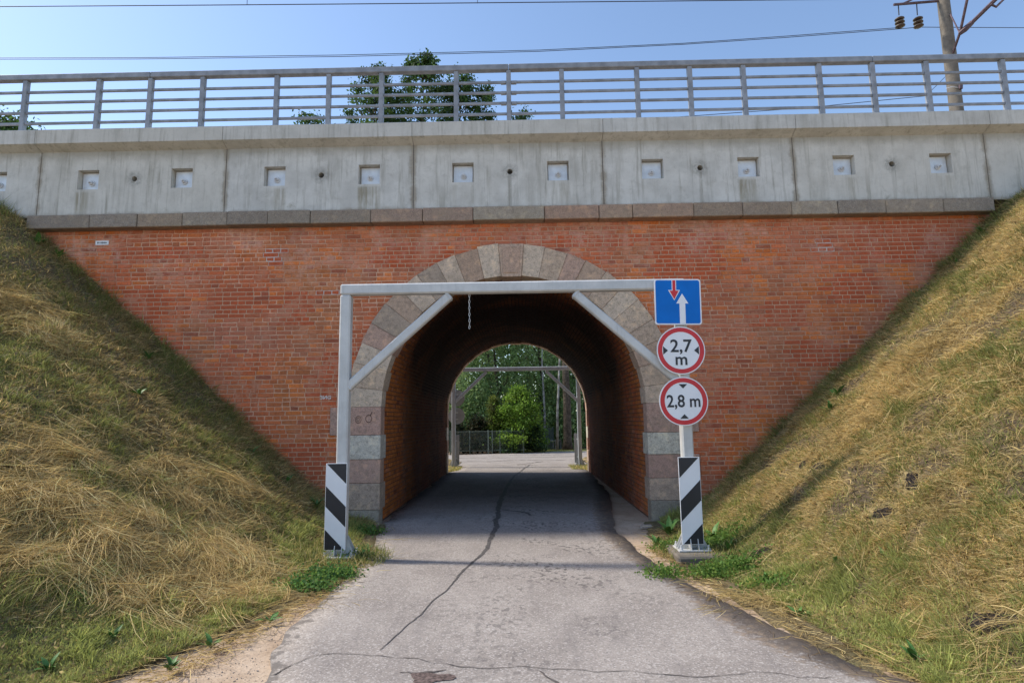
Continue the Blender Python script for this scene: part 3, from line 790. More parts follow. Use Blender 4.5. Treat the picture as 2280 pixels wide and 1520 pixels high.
# -- concrete parapet panels with recessed anchors and drain holes
PZ0, PZ1 = 5.46, 6.735
PY = -.03
REC = [(.90, .70), (2.63, .70)]
def panel_mesh(w, rec, drain):
    bm = bmesh.new()
    H = PZ1 - PZ0
    def loop(pts):
        vs = [bm.verts.new((p[0], 0, p[1])) for p in pts]
        return vs, [bm.edges.new((vs[i], vs[(i + 1) % len(vs)])) for i in range(len(vs))]
    g_ = .006
    ov, oe = loop([(g_, 0), (w - g_, 0), (w - g_, H), (g_, H)])
    edges = list(oe); holes = []
    for cx, cz in rec:
        v, e = loop([(cx - .195, cz - .185), (cx + .195, cz - .185), (cx + .195, cz + .185), (cx - .195, cz + .185)]); edges += e; holes.append((v, .14))
    for cx, cz in drain:
        v, e = loop([(cx + .052 * math.cos(2 * math.pi * k / 14), cz + .052 * math.sin(2 * math.pi * k / 14)) for k in range(14)]); edges += e; holes.append((v, .22))
    bmesh.ops.triangle_fill(bm, use_beauty=True, use_dissolve=False, edges=edges, normal=(0, -1, 0))
    for v, dep in holes:
        bk = [bm.verts.new((q.co.x, dep, q.co.z)) for q in v]
        for i in range(len(v)):
            j = (i + 1) % len(v); f = bm.faces.new((v[i], v[j], bk[j], bk[i]))
            if dep > .2: f.material_index = 0
        f = bm.faces.new(bk); f.material_index = 1 if dep > .2 else 0
    bk = [bm.verts.new((q.co.x, .32, q.co.z)) for q in ov]
    for i in range(4):
        j = (i + 1) % 4; bm.faces.new((ov[i], ov[j], bk[j], bk[i]))
    bm.faces.new(bk)
    me = bpy.data.meshes.new('parapet_panel'); bm.to_mesh(me); bm.free()
    me.materials.append(MAT['concrete_panel']); me.materials.append(MAT['dark_hole']); return me
pm = panel_mesh(PW, REC, [(1.755, .70)])
pl = MB(); pl.box(-.175, .175, -.012, .012, -.172, .172, .004); plm = pl.mesh('anchor_plate', MAT['anchor_plate'])
bo = MB()
def cyl_y(mb, r0, r1, y0, y1, n=14, x=0, z=0):
    A = [(x + r0 * math.cos(2 * math.pi * k / n), y0, z + r0 * math.sin(2 * math.pi * k / n)) for k in range(n)]
    B_ = [(x + r1 * math.cos(2 * math.pi * k / n), y1, z + r1 * math.sin(2 * math.pi * k / n)) for k in range(n)]
    mb.quad(A); mb.quad(B_[::-1])
    for k in range(n): mb.quad([A[k], B_[k], B_[(k + 1) % n], A[(k + 1) % n]])
cyl_y(bo, .056, .058, -.014, 0); cyl_y(bo, .036, .036, -.05, -.014, 6); cyl_y(bo, .018, .018, -.105, -.05, 10)
bom = bo.mesh('anchor_bolt', MAT['galvanised'])
copm = None
for k in range(-2, 8):
    x0 = PX0 + k * PW
    if x0 > 14 or x0 + PW < -14: continue
    pnl = up(link('parapet_panel', pm)); pnl.location = (x0, PY, PZ0)
    pnl.rotation_euler = (0, 0, 0)
    for cx, cz in REC:
        link('anchor_plate', plm, pnl, (cx + random.uniform(-.006, .006), .122, cz - .004)).rotation_euler = (0, random.uniform(-.02, .02), 0)
        link('anchor_bolt', bom, pnl, (cx + random.uniform(-.012, .012), .108, cz - .03)).rotation_euler = (random.uniform(-.05, .05), 0, 0)
    if copm is None:
        c_ = MB(); gx_ = .004; w = PW
        prof = [(-.20, .035), (.36, .035), (.36, .325), (-.20, .325), (-.22, .305), (-.22, .05)]  # y, z
        prof = [(-.03 + .03, 0.0), (.40, 0.0), (.40, .36), (-.17, .36), (-.19, .345), (-.19, .085)]
        A = [(gx_, p[0], p[1]) for p in prof]; B_ = [(w - gx_, p[0], p[1]) for p in prof]
        c_.quad(A); c_.quad(B_[::-1])
        for i in range(len(prof)): j = (i + 1) % len(prof); c_.quad([A[i], B_[i], B_[j], A[j]])
        copm = c_.mesh('coping', MAT['concrete'])
    cp = up(link('coping', copm)); cp.location = (x0, PY, PZ1 - .035 + .0)
# far face of the bridge (seen only as the frame of the far opening): plain brick band and parapet
b = MB(); b.box(-9.0, 8.7, TLEN - .3, TLEN + .02, 5.2, 6.9, .01, (.4, .4, .4)); up(b.build('far_parapet', MAT['concrete']))
# joint filler between panels
for k in range(-1, 8):
    b = MB(); x0 = PX0 + k * PW; b.box(x0 - .005, x0 + .005, PY + .008, PY + .3, PZ0, PZ1); up(b.build('joint_filler', MAT['crack']))
# small white plate on the bricks, with its worn lettering
pp = at_y(228, 541, 0.0)
P_ = empty('wall_plate', (pp[0], 0, pp[2])); tag(P_, 'small white rectangular plate screwed to bricks near the left end', 'plate')
b = MB(); b.box(-.12, .12, -.012, -.003, -.04, .04, .003); b.build('plate', MAT['sign_white'], P_)
b = MB()
x = -.085
rr = random.Random(2)
while x < .08:
    w = rr.uniform(.006, .014); h = rr.uniform(.010, .016)
    b.quad([(x, -.0145, -h), (x + w, -.0145, -h), (x + w, -.0145, h), (x, -.0145, h)]); x += w + rr.uniform(.004, .007)
    if -.045 < x < -.03: x += .012
b.build('lettering', MAT['sign_black'], P_)

def text_obj(name, body, size, mat, parent, loc, bold=.0, extr=.0006, sx=1.0):
    cu = bpy.data.curves.new(name, 'FONT'); cu.body = body; cu.size = size; cu.align_x = 'CENTER'; cu.align_y = 'CENTER'
    cu.offset = bold; cu.extrude = extr; cu.resolution_u = 4
    tmp = bpy.data.objects.new('tmp', cu); COL.objects.link(tmp)
    dg = bpy.context.evaluated_depsgraph_get(); dg.update()
    me = bpy.data.meshes.new_from_object(tmp.evaluated_get(dg)); COL.objects.unlink(tmp); bpy.data.objects.remove(tmp)
    me.materials.clear(); me.materials.append(mat)
    o = link(name, me, parent, loc); o.rotation_euler = (math.pi / 2, 0, 0); o.scale = (sx, 1, 1); return o
gp = at_y(725, 885, 0.0)
gf = empty('chalk_graffiti', (gp[0], 0, gp[2])); tag(gf, 'white scribbled letters on a brick beside the left gantry post', 'graffiti')
text_obj('letters', 'ЗИG', .085, MAT['chalk'], gf, (0, -.012, 0), .0015, .0005, 1.15)

# ------------------------------------------------------------------ steel railing
RL = empty('railing', (0, -.05, 7.05)); tag(RL, 'grey steel railing with four rails along the top of the bridge', 'railing')
RY = -.06; RZ0 = 7.055
modx = [-1.10, -.13, .85]
posts = sorted([m + 3.335 * k for k in range(-4, 5) for m in modx])
posts = [p for p in posts if -13 < p < 13]
zr = [7.255, 7.465, 7.67, 7.875]; ZH0, ZH1 = 8.10, 8.21
pmsh = MB(); pmsh.box(-.042, .042, -.045, .045, 0, ZH0 - RZ0, .008); pmm = pmsh.mesh('post', MAT['rail_paint'])
b = MB(); b.box(-.075, .075, -.06, .06, 0, .012, .003); fpm = b.mesh('foot_plate', MAT['rail_paint'])
for x in posts:
    p = link('post', pmm, RL, (x, RY + .05, RZ0 - 7.05)); link('foot_plate', fpm, p, (0, 0, -.001))
for i in range(len(posts) - 1):
    xa, xb = posts[i] + .042, posts[i + 1] - .042
    for z in zr:
        mb = MB(); mb.box(xa, xb, -.02, .02, -.0225, .0225, .005); mb.build('rail', MAT['rail_paint'], RL, (0, RY + .05, z - 7.05))
hx = [posts[0] - .3] + [p for p in posts if min(abs(p - (-.13 + 3.335 * 2 * k)) for k in range(-3, 4)) < .05] + [posts[-1] + .3]
for i in range(len(hx) - 1):
    mb = MB(); mb.box(hx[i] + .003, hx[i + 1] - .003, -.06, .06, 0, ZH1 - ZH0, .010); mb.build('handrail', MAT['rail_paint'], RL, (0, RY + .05, ZH0 - 7.05))
for z in zr[1:]:
    for s_ in (-1, 1):
        mb = MB(); mb.box(-.05, .05, -.035, .03, -.035, .018, .006); mb.build('splice_bracket', MAT['rail_paint'], RL, (-.13 + s_ * .095, RY + .05, z - 7.05))

# ------------------------------------------------------------------ height gantries
def gantry(y, xl, xr, ztop, zl, zr_, brace, label, group, sgn=1, paint_='gantry_paint'):
    G = empty('height_gantry', ((xl + xr) / 2, y, 0)); tag(G, label, 'gantry', group)
    cx = (xl + xr) / 2; W = .14
    def B(name, p0, p1, w=W, d=W, ch=.018, up_=(0, 0, 1)):
        mb = MB(); mb.bar((p0[0] - cx, p0[1] - y, p0[2]), (p1[0] - cx, p1[1] - y, p1[2]), w, d, ch, up_); return mb.build(name, MAT[paint_], G)
    for x, z0 in ((xl, zl), (xr, zr_)):
        B('post', (x, y, z0 + .02), (x, y, ztop - W - .002), up_=(0, 1, 0))
        mb = MB(); mb.box(-.20, .20, -.16, .16, 0, .022, .005); bp = mb.build('base_plate', MAT[paint_], G, (x - cx, 0, z0))
        # gusset ribs on four sides
        for (dx, dy) in ((-.045, -1), (.045, -1), (-.045, 1), (.045, 1)):
            mb = MB(); a = dy * .071; c_ = dy * .155
            mb.hexa([(dx + (.005 if i & 1 else -.005), (a if not i & 2 else (c_ if not i & 4 else a + dy * .012)), .022 if not i & 4 else .24) for i in range(8)]); mb.build('gusset', MAT[paint_], bp)
        for sx in (-1, 1):
            for dy in (-.045, .045):
                mb = MB(); a = sx * .071; c_ = sx * .19
                mb.hexa([((a if not i & 1 else (c_ if not i & 4 else a + sx * .012)), dy + (.005 if i & 2 else -.005), .022 if not i & 4 else .24) for i in range(8)]); mb.build('gusset', MAT[paint_], bp)
        for sx in (-1, 1):
            for sy in (-1, 1):
                mb = MB(); mb.tube([(sx * .165, sy * .125, .01), (sx * .165, sy * .125, .075)], .011, 8); mb.tube([(sx * .165, sy * .125, .022), (sx * .165, sy * .125, .045)], .02, 6); mb.build('anchor_bolt', MAT['galvanised'], bp)
    B('beam', (xl - W / 2, y, ztop - W / 2), (xr + W / 2, y, ztop - W / 2))
    for (xa, za, xb, zb) in brace:
        dx, dz = xb - xa, zb - za; l = math.hypot(dx, dz); e = .03
        B('brace', (xa, y, za), (xb, y, zb), .11, .11, .016)
        ux, uz = dx / l, dz / l
        for (px_, pz_, sg) in ((xa, za, 1), (xb, zb, -1)):
            B('weld_collar', (px_ + sg * ux * .02, y, pz_ + sg * uz * .02), (px_ + sg * ux * .045, y, pz_ + sg * uz * .045), .122, .122, .01)
    return G
GY = -2.65
ztop = 3.485
GL = -2.265; GR = 2.085
gantry(GY, GL, GR, ztop, .05, .085, [(GL + .03, 2.13, -.90, ztop - .16), (.72, ztop - .16, GR - .03, 2.13)],
       'pale grey steel height gantry in front of the near tunnel mouth', None)
FY = TLEN + 2.0
gantry(FY, -2.46, 2.12, 3.62, .0, .0, [(-2.43, 2.35, -1.25, 3.46), (.95, 3.46, 2.09, 2.35)],
       'grey steel height gantry beyond the far end of the tunnel', None, 1, 'shaded_gantry_paint')
b = MB()
b.hexa([(GR + (.36 if i & 1 else -.27) + (.02 if i & 2 else 0), GY + (.33 if i & 2 else -.40), (.083 if i & 4 else -.12)) for i in range(8)], .02, (1, 1, 1))
cpad = b.build('concrete_pad', MAT['pole_concrete']); tag(cpad, 'low concrete footing block under the right gantry post', 'footing')

# ------------------------------------------------------------------ hazard boards and signs
def hazard(xc, y, z0, w, h, left, label, back=False):
    """striped board hanging in front of a post, facing the driver (front towards -y, or +y when back)"""
    H = empty('hazard_board', (xc, y, z0), rz=math.pi if back else 0); tag(H, label, 'hazard board')
    mb = MB(); mb.box(-w / 2, w / 2, -.006, .006, 0, h, .002); mb.build('panel', MAT['sign_white'] if not back else MAT['sign_back'], H)
    m = .006
    def clip(poly):
        # clip polygon to v in [m, h-m]
        def cl(P, f, inter):
            out = []
            for i in range(len(P)):
                a, b_ = P[i], P[(i + 1) % len(P)]
                if f(a): out.append(a)
                if f(a) != f(b_): out.append(inter(a, b_))
            return out
        for lim, keep in ((m, lambda p: p[1] >= m - 1e-9), (h - m, lambda p: p[1] <= h - m + 1e-9)):
            it = lambda a, b_: (a[0] + (b_[0] - a[0]) * (lim - a[1]) / (b_[1] - a[1]), lim)
            poly = cl(poly, keep, it)
            if len(poly) < 3: return []
        return poly
    rise = .235 * 1.07
    for (t0, t1) in ((-.24, .0), (.265, .50), (.765, 1.0)):
        lo, hi = h * (1 - t1), h * (1 - t0)
        xa, xb = -w / 2 + m, w / 2 - m
        if left: P = [(xa, lo), (xb, lo - rise), (xb, hi - rise), (xa, hi)]
        else: P = [(xa, lo - rise), (xb, lo), (xb, hi), (xa, hi - rise)]
        P = clip(P)
        if P:
            mb = MB(); mb.prism(P, -.0085, -.0062); mb.build('stripe', MAT['sign_black'], H)
    for s_ in (.2, .8):
        mb = MB(); mb.box(-.05, .05, .006, .028, h * s_ - .02, h * s_ + .02, .003); mb.build('bracket', MAT['galvanised'], H)
    return H
hazard(GL - .045, GY - .105, .145, .264, 1.045, True, 'black and white striped board on the left gantry post')
hazard(GR - .015, GY - .105, .165, .264, 1.045, False, 'black and white striped board on the right gantry post')
hazard(-2.40, FY + .105, .12, .264, 1.05, True, 'back of a striped board on the left post of the far gantry', True)
hazard(2.06, FY + .105, .12, .264, 1.05, False, 'back of a striped board on the right post of the far gantry', True)
def disc(mb, r, y, y2, n=48):
    cyl_y(mb, r, r, y2, y, n)
def ringm(mb, r0, r1, y, y2, n=48):
    for k in range(n):
        a, b_ = 2 * math.pi * k / n, 2 * math.pi * (k + 1) / n
        P = lambda r, t_, yy: (r * math.cos(t_), yy, r * math.sin(t_))
        mb.quad([P(r0, a, y), P(r0, b_, y), P(r1, b_, y), P(r1, a, y)])
        mb.quad([P(r1, a, y), P(r1, b_, y), P(r1, b_, y2), P(r1, a, y2)]); mb.quad([P(r0, a, y), P(r0, b_, y), P(r0, b_, y2), P(r0, a, y2)])
SY = GY - .115
def round_sign(name, x, z, y, label, cat='traffic sign', back=False):
    S = empty(name, (x, y, z), rz=math.pi if back else 0); tag(S, label, cat)
    mb = MB(); disc(mb, .305, .006, -.006); mb.build('plate', MAT['sign_white'] if not back else MAT['sign_back'], S)
    if not back:
        mb = MB(); ringm(mb, .238, .292, -.009, -.0062); mb.build('red_border', MAT['sign_red'], S)
    for s_ in (-.12, .12):
        mb = MB(); mb.box(-.06, .06, .006, .045, s_ - .015, s_ + .015, .003); mb.build('bracket', MAT['galvanised'], S)
    return S
q = at_y(1516, 780, SY); S = round_sign('width_limit_sign', q[0], q[2], SY, 'round red bordered sign reading 2,7 m between two side arrowheads')
text_obj('digits', '2,7', .225, MAT['sign_black'], S, (0.0, -.0085, .05), .0035)
text_obj('letter', 'm', .215, MAT['sign_black'], S, (.0, -.0085, -.118), .0035)
for s_ in (-1, 1):
    mb = MB(); mb.prism([(s_ * .225, .052), (s_ * .225, -.052), (s_ * .165, 0)], -.0095, -.0062); mb.build('arrowhead', MAT['sign_black'], S)
S.rotation_euler = (0, rad(.6), 0)
q = at_y(1522, 893, SY); S = round_sign('height_limit_sign', q[0], q[2], SY, 'round red bordered sign reading 2,8 m above the striped board')
text_obj('digits', '2,8 m', .215, MAT['sign_black'], S, (0, -.0085, -.005), .0035, .0006, .88)
for s_ in (-1, 1):
    mb = MB(); mb.prism([(-.053, s_ * .215), (.053, s_ * .215), (0, s_ * .16)], -.0095, -.0062); mb.build('arrowhead', MAT['sign_black'], S)
q = at_y(1509, 672, SY)
S = empty('priority_sign', (q[0], SY, q[2])); tag(S, 'square blue sign with red down arrow and white up arrow', 'traffic sign')
def rrect(h, r, n=5):
    P = []
    for (cx, cz, a0) in ((h - r, h - r, 0), (-h + r, h - r, 90), (-h + r, -h + r, 180), (h - r, -h + r, 270)):
        for k in range(n + 1):
            a = rad(a0 + 90 * k / n); P.append((cx + r * math.cos(a), cz + r * math.sin(a)))
    return P
mb = MB(); mb.prism(rrect(.297, .035), -.006, .006); mb.build('plate', MAT['sign_white'], S)
mb = MB(); mb.prism(rrect(.281, .026), -.0085, -.0062); mb.build('blue_field', MAT['sign_blue'], S)
def arrow(xc, ztail, ztip, sw, hw_, hl):
    d = 1 if ztip > ztail else -1; zb = ztip - d * hl
    return [(xc - sw, ztail), (xc + sw, ztail), (xc + sw, zb), (xc + hw_, zb), (xc, ztip), (xc - hw_, zb), (xc - sw, zb)]
mb = MB(); mb.prism(arrow(-.045, .2805, .018, .028, .076, .135), -.0105, -.0087); mb.build('arrow_outline', MAT['sign_white'], S)
mb = MB(); mb.prism(arrow(-.045, .2805, .032, .019, .058, .112), -.0125, -.0107); mb.build('red_arrow', MAT['sign_red'], S)
mb = MB(); mb.prism(arrow(.055, -.2805, .108, .037, .077, .13), -.0105, -.0087); mb.build('white_arrow', MAT['sign_white'], S)
for s_ in (-.15, .12):
    mb = MB(); mb.box(-.06, .06, .006, .045, s_ - .015, s_ + .015, .003); mb.build('bracket', MAT['galvanised'], S)
S.rotation_euler = (0, rad(1.0), 0)
q = at_y(1019, 882, FY + .115); round_sign('round_sign', -2.37, 2.52, FY + .115, 'grey back of the upper round sign on the far gantry', back=True)
round_sign('round_sign', -2.37, 1.86, FY + .115, 'grey back of the lower round sign on the far gantry', back=True)
# chain hanging from the beam
q = at_y(1045, 655, GY)
CH = empty('chain', (q[0], GY, ztop - .14)); tag(CH, 'short steel chain hanging from the gantry beam', 'chain')
lk = MB(); n = 14; pts = []
for k in range(n + 1):
    a = 2 * math.pi * k / n; pts.append(((.0095 * math.cos(a)), 0, .025 * math.sin(a)))
lk.tube(pts, .0032, 6, cap=False); lm = lk.mesh('link', MAT['galvanised'])
for k in range(11):
    o = link('link', lm, CH, (random.uniform(-.002, .002), 0, -.024 - k * .042)); o.rotation_euler = (0, random.uniform(-.06, .06), (math.pi / 2 if k % 2 else 0) + random.uniform(-.3, .3))

# ------------------------------------------------------------------ overhead line
PYL = 5.0
pole_x = 11.98
PO = empty('catenary_mast', (pole_x, PYL, 6.4)); tag(PO, 'round concrete catenary mast with steel brackets behind the railing', 'mast')
mb = MB(); mb.tube([(0, 0, -.3), (0, 0, 3), (0, 0, 6.5), (0, 0, 11)], [.172, .163, .148, .128], 20); mb.build('pole', MAT['pole_concrete'], PO, smooth=True)
def PL(px_, py_, y=PYL): v = at_y(px_, py_, y); return (v[0] - pole_x, v[1] - PYL, v[2] - 6.4)
def pbar(name, pts, r, mat='rust_metal', n=6):
    mb = MB(); mb.tube(pts, r, n); mb.build(name, MAT[mat], PO)
pbar('bracket_arm', [PL(2088, 3), PL(1990, 11)], .035)
pbar('bracket_arm', [PL(2010, 9), PL(2060, -14)], .025)
pbar('cantilever_arm', [PL(2122, 118, PYL - .16), PL(2138, 72, PYL - .6), PL(2156, -12, PYL - 1.2)], .035)
pbar('cantilever_tube', [PL(2136, 76, PYL - .6), PL(2148, 66, PYL - .7), PL(2165, 50, PYL - .8)], [.05, .075, .06])
pbar('cantilever_tube', [PL(2165, 50, PYL - .8), PL(2222, -6, PYL - 1.4)], .05)
pbar('stay', [PL(2110, 20), PL(2136, 72, PYL - .6)], .02)
pbar('clamp', [PL(2206, 10, PYL - 1.3), PL(2218, 16, PYL - 1.3), PL(2238, -4, PYL - 1.3)], .03)
pbar('band', [PL(2107, 197, PYL - .17), PL(2120, 194, PYL - .19), PL(2138, 196, PYL - .13)], .012, 'galvanised')
mb = MB(); mb.bar(PL(2137, 200, PYL - .15), PL(2137, 189, PYL - .15), .12, .08); mb.build('bracket', MAT['rust_metal'], PO)
for k, (px_, py_) in enumerate(((2006, 24), (2047, 22))):
    I = empty('insulator', at_y(px_ - 4, 38, PYL)); tag(I, ['ribbed brown insulator hanging at the outer end of the mast bracket', 'ribbed brown insulator hanging nearer the concrete mast'][k], 'insulator')
    org = np.array(at_y(px_ - 4, 38, PYL))
    top = np.array(at_y(px_ - 6, 10, PYL)) - org
    mb = MB(); mb.tube([tuple(top), (0, 0, .05)], .014, 6); mb.build('hanger', MAT['wire'], I)
    for j in range(3):
        mb = MB(); z = -.02 - j * .105
        mb.tube([(0, 0, z), (0, 0, z - .03), (0, 0, z - .07), (0, 0, z - .085)], [.05, .105, .115, .06], 14); mb.build('disc', MAT['insulator'], I, smooth=True)
        mb = MB(); mb.tube([(0, 0, z - .045), (0, 0, z - .062)], [.121, .121], 14); mb.build('rim', MAT['insulator_rim'], I)
def wire(name, pts, r, label, y=None):
    mb = MB(); mb.tube(pts, r, 5); o = mb.build(name, MAT['wire']); tag(o, label, 'wire'); return o
def wp(px_, py_, y): return tuple(at_y(px_, py_, y))
wire('contact_wire', [wp(x, 15.2 - x * .0092 + 0.0000012 * x * (2280 - x), 2.6) for x in range(-300, 2700, 150)], .011, 'black overhead wire crossing the very top of the sky')
for k, (px_, py_) in enumerate(((550, 12), (1063, 8))):
    wire('dropper', [wp(px_, py_, 2.6), wp(px_ + 1, py_ - 30, 2.6)], .007, ['thin vertical dropper on the top wire, left of the trees', 'thin vertical dropper on the top wire, above the railing middle'][k])
xs = [-300, 0, 300, 760, 1200, 1520, 1750, 2003]
wire('feeder_wire', [wp(a, b_, PYL) for a, b_ in zip(xs, (131, 129.5, 129, 123, 112, 97, 81, 62))], .009, 'upper of two thin sagging wires above the railing')
wire('feeder_wire', [wp(a, b_, PYL + .06) for a, b_ in zip(xs + [2045, 2400], (133, 132.5, 132, 126.5, 115, 99.5, 84, 65, 61, 63))], .009, 'lower of two thin sagging wires above the railing')
wire('guy_wire', [wp(1300, 275, PYL - .2), wp(1520, 260, PYL - .2), wp(1800, 240, PYL - .2), wp(2060, 214, PYL - .2), wp(2106, 210, PYL - .2)], .009, 'thin wire running behind the railing to the mast')
wire('jumper_wire', [wp(2068, 207, PYL - .2), wp(2084, 192, PYL - .2), wp(2104, 172, PYL - .2)], .007, 'short slanting wire beside the mast behind the railing')

# ------------------------------------------------------------------ trees
def leaf_mesh(name, P, size, colr, parent, seed, flat=.35, aspect=.62):
    """one quad per leaf: P (n,3) centres, size (n,), colr (n,3)"""
    r = np.random.default_rng(seed); n = len(P)
    d = r.normal(size=(n, 3)); d[:, 2] -= .5; d /= np.linalg.norm(d, axis=1, keepdims=True)
    u = r.normal(size=(n, 3)); u -= d * np.sum(u * d, 1, keepdims=True); u /= np.linalg.norm(u, axis=1, keepdims=True)
    s = size[:, None]
    V = np.empty((n, 4, 3)); V[:, 0] = P - d * s * .5; V[:, 1] = P + u * s * aspect * .5; V[:, 2] = P + d * s * .5; V[:, 3] = P - u * s * aspect * .5
    C = np.repeat(colr, 4, axis=0)
    return np_mesh(name, V.reshape(-1, 3), [np.arange(4 * n).reshape(-1, 4)], MAT['leaves'], C, parent)
def limb(mb, a, b_, r0, r1, r, n=6, bend=.12):
    a = np.array(a, float); b_ = np.array(b_, float); L = np.linalg.norm(b_ - a)
    m1 = a + (b_ - a) * .4 + r.normal(size=3) * L * bend * .5 + np.array([0, 0, L * .08]); m2 = a + (b_ - a) * .75 + r.normal(size=3) * L * bend * .5 + np.array([0, 0, L * .05])
    mb.tube([a, m1, m2, b_], [r0, r0 * .65 + r1 * .35, r0 * .3 + r1 * .7, r1], n)
def tree(name, x, y, h, cr, z0, label, group, seed, nclump, nleaf, size, cols, clump_r=.8, weep=0.0, trunk_r=.2, bark='bark', shape=1.0, zbias=None, lean=(0, 0)):
    r = np.random.default_rng(seed)
    T = empty(name, (x, y, -.03)); tag(T, label, 'tree' if h > 4.0 else 'shrub', group)
    mb = MB(); top = np.array([lean[0], lean[1], h * .94])
    tp = [np.array([0, 0, 0]), top * .25 + r.normal(size=3) * [.1, .1, 0], top * .55 + r.normal(size=3) * [.2, .2, 0], top * .8 + r.normal(size=3) * [.2, .2, 0], top]
    mb.tube(tp, [trunk_r * 1.25, trunk_r, trunk_r * .7, trunk_r * .35, .02], 10); mb.build('trunk', MAT[bark], T, smooth=True)
    cen = []
    while len(cen) < nclump:
        t = r.random() if zbias is None else zbias(r)
        z = z0 + (h - z0) * t
        prof = max(.15, (1 - abs(2 * t - 1) ** 3.2)) ** .45 if zbias is hi else (math.sin(math.pi * min(1, (.10 + .9 * t) ** (.75 * shape))) ** .75)
        rr_ = cr * prof * math.sqrt(r.uniform(.12, 1)); a = r.uniform(0, 2 * math.pi)
        cen.append((rr_ * math.cos(a) + lean[0] * z / h, rr_ * math.sin(a) + lean[1] * z / h, z))
    cen = np.array(cen)
    br = MB()
    for c_ in cen[::max(1, nclump // 60)]:
        zb = max(z0 * .6, c_[2] - np.hypot(c_[0], c_[1]) * .8 - .3)
        st = np.array([lean[0] * zb / h, lean[1] * zb / h, zb]); limb(br, st, c_, trunk_r * .32 * (1 - zb / h * .6), .012, r, 5)
    br.build('branches', MAT['bark'], T)['kind'] = 'stuff'
    per = max(1, nleaf // nclump)
    Ps, Cs = [], []
    cols = np.array(cols)
    for c_ in cen:
        k = per
        tone = cols[r.integers(len(cols))] * r.uniform(.72, 1.3)
        if weep > 0 and r.random() < .85:
            ns = 5
            for q_ in range(ns):
                m = k // ns
                s0 = c_ + r.normal(size=3) * clump_r * .55; L = weep * r.uniform(.4, 1.2)
                tt = r.random(m); P = s0 + np.stack([np.full(m, 0.), np.full(m, 0.), -tt * L], 1) + r.normal(size=(m, 3)) * [.09, .09, .05]
                P[:, 0] += (tt ** 2) * r.normal() * .12; Ps.append(P); Cs.append(np.tile(tone * r.uniform(.75, 1.25), (m, 1)))
        else:
            P = c_ + r.normal(size=(k, 3)) * clump_r * np.array([.55, .55, .42]); Ps.append(P); Cs.append(np.tile(tone, (k, 1)))
    P = np.concatenate(Ps); C = np.concatenate(Cs) * r.uniform(.75, 1.25, (len(P), 1))
    ok = P[:, 2] > .05; P, C = P[ok], C[ok]
    leaf_mesh('crown', P, size * r.uniform(.6, 1.3, len(P)), C, T, seed + 1)
    return T
DK = [(.060, .115, .030), (.085, .15, .038), (.045, .09, .026)]
BI = [(.27, .38, .14), (.36, .47, .19), (.16, .25, .09), (.31, .40, .19)]
LM = [(.16, .27, .035), (.20, .31, .045), (.12, .22, .03)]
hi = lambda r: 1 - .42 * r.random() ** 1.3 if r.random() < .75 else r.random()
G1 = 'tall trees behind the bridge'
tree('alder_tree', -10.4, 30.2, 27.3, 2.3, 7, 'tall dark leafy tree behind the railing, leftmost of the tight group', G1, 101, 190, 12000, .22, DK, .46, 0, .24, zbias=hi)
tree('alder_tree', -6.9, 30.8, 28.4, 2.5, 7, 'tallest dark leafy tree, its top rising above the handrail', G1, 102, 190, 12000, .22, DK, .46, 0, .24, zbias=hi)
tree('alder_tree', -4.2, 31.4, 27.7, 1.7, 7, 'tall dark tree right of the tallest one behind the railing', G1, 107, 120, 7500, .22, DK, .46, 0, .24, zbias=hi)
tree('alder_tree', -2.4, 31.6, 26.8, 1.1, 7, 'narrow dark tree, rightmost of the tight group behind the railing', G1, 103, 80, 4800, .21, DK, .4, 0, .2, zbias=hi)
tree('alder_tree', .45, 31.5, 24.6, 1.4, 7, 'low dark treetop peeping over the parapet beside the spliced railing post', G1, 104, 70, 3400, .22, DK, .5, 0, .18, zbias=hi)
tree('alder_tree', -14.9, 30.0, 23.9, 1.6, 7, 'small treetop just showing above the parapet left of the group', G1, 105, 60, 2600, .23, DK, .5, 0, .18, zbias=hi)
tree('alder_tree', -37.2, 30.0, 24.1, 3.4, 7, 'broad treetop behind the railing at the far left', G1, 106, 160, 8000, .26, DK, .7, 0, .25, zbias=hi)
lo = lambda r: r.random() ** 2.2
for k, (x, y, h, s_, n_, sz, pal, lab) in enumerate([
        (-4.2, 25.0, 14, 2.6, 26000, .17, BI, 'weeping birch on the left beyond the fence, seen through the tunnel'), (-1.6, 26.2, 15, 2.4, 26000, .17, BI, 'weeping birch straight beyond the tunnel behind the bright green bush'),
        (1.2, 27.0, 15, 2.4, 26000, .17, BI, 'weeping birch right of the middle beyond the tunnel'), (4.0, 26.2, 14, 2.4, 22000, .17, BI, 'weeping birch at the right edge of the far tunnel opening'),
        (-3.0, 34, 16, 3.4, 13000, .34, BI, 'dark birch at the back left of the far tunnel opening'), (.6, 35, 16, 3.4, 13000, .34, BI, 'dark birch farthest back in the middle of the far tunnel opening'), (4.4, 34, 16, 3.4, 13000, .34, BI, 'dark birch at the back right of the far tunnel opening')]):
    tree('birch_tree', x, y, h, s_, .9, lab, 'weeping birches beyond the tunnel', 200 + k, 260, n_, sz, pal, .8, 2.0, .10, 'bark', .8, zbias=lo)
tree('linden_bush', -.1, 20.9, 3.3, 1.55, .45, 'bright yellow green leafy bush standing at the fence corner', None, 301, 120, 9000, .13, LM, .34, 0, .06, shape=.75)
tree('conifer_shrub', -1.45, 21.0, 2.9, .42, .5, 'slim upright yellow green conifer left of the bright bush', None, 302, 70, 4500, .10, [(.12, .17, .03), (.17, .20, .04), (.10, .11, .04)], .22, 0, .05, shape=.6)
tree('dark_shrub', .75, 20.6, 1.35, .55, .1, 'low dark green shrub in front of the bright bush', None, 303, 50, 3000, .11, [(.035, .07, .025), (.05, .09, .03)], .25, 0, .03, shape=.6)
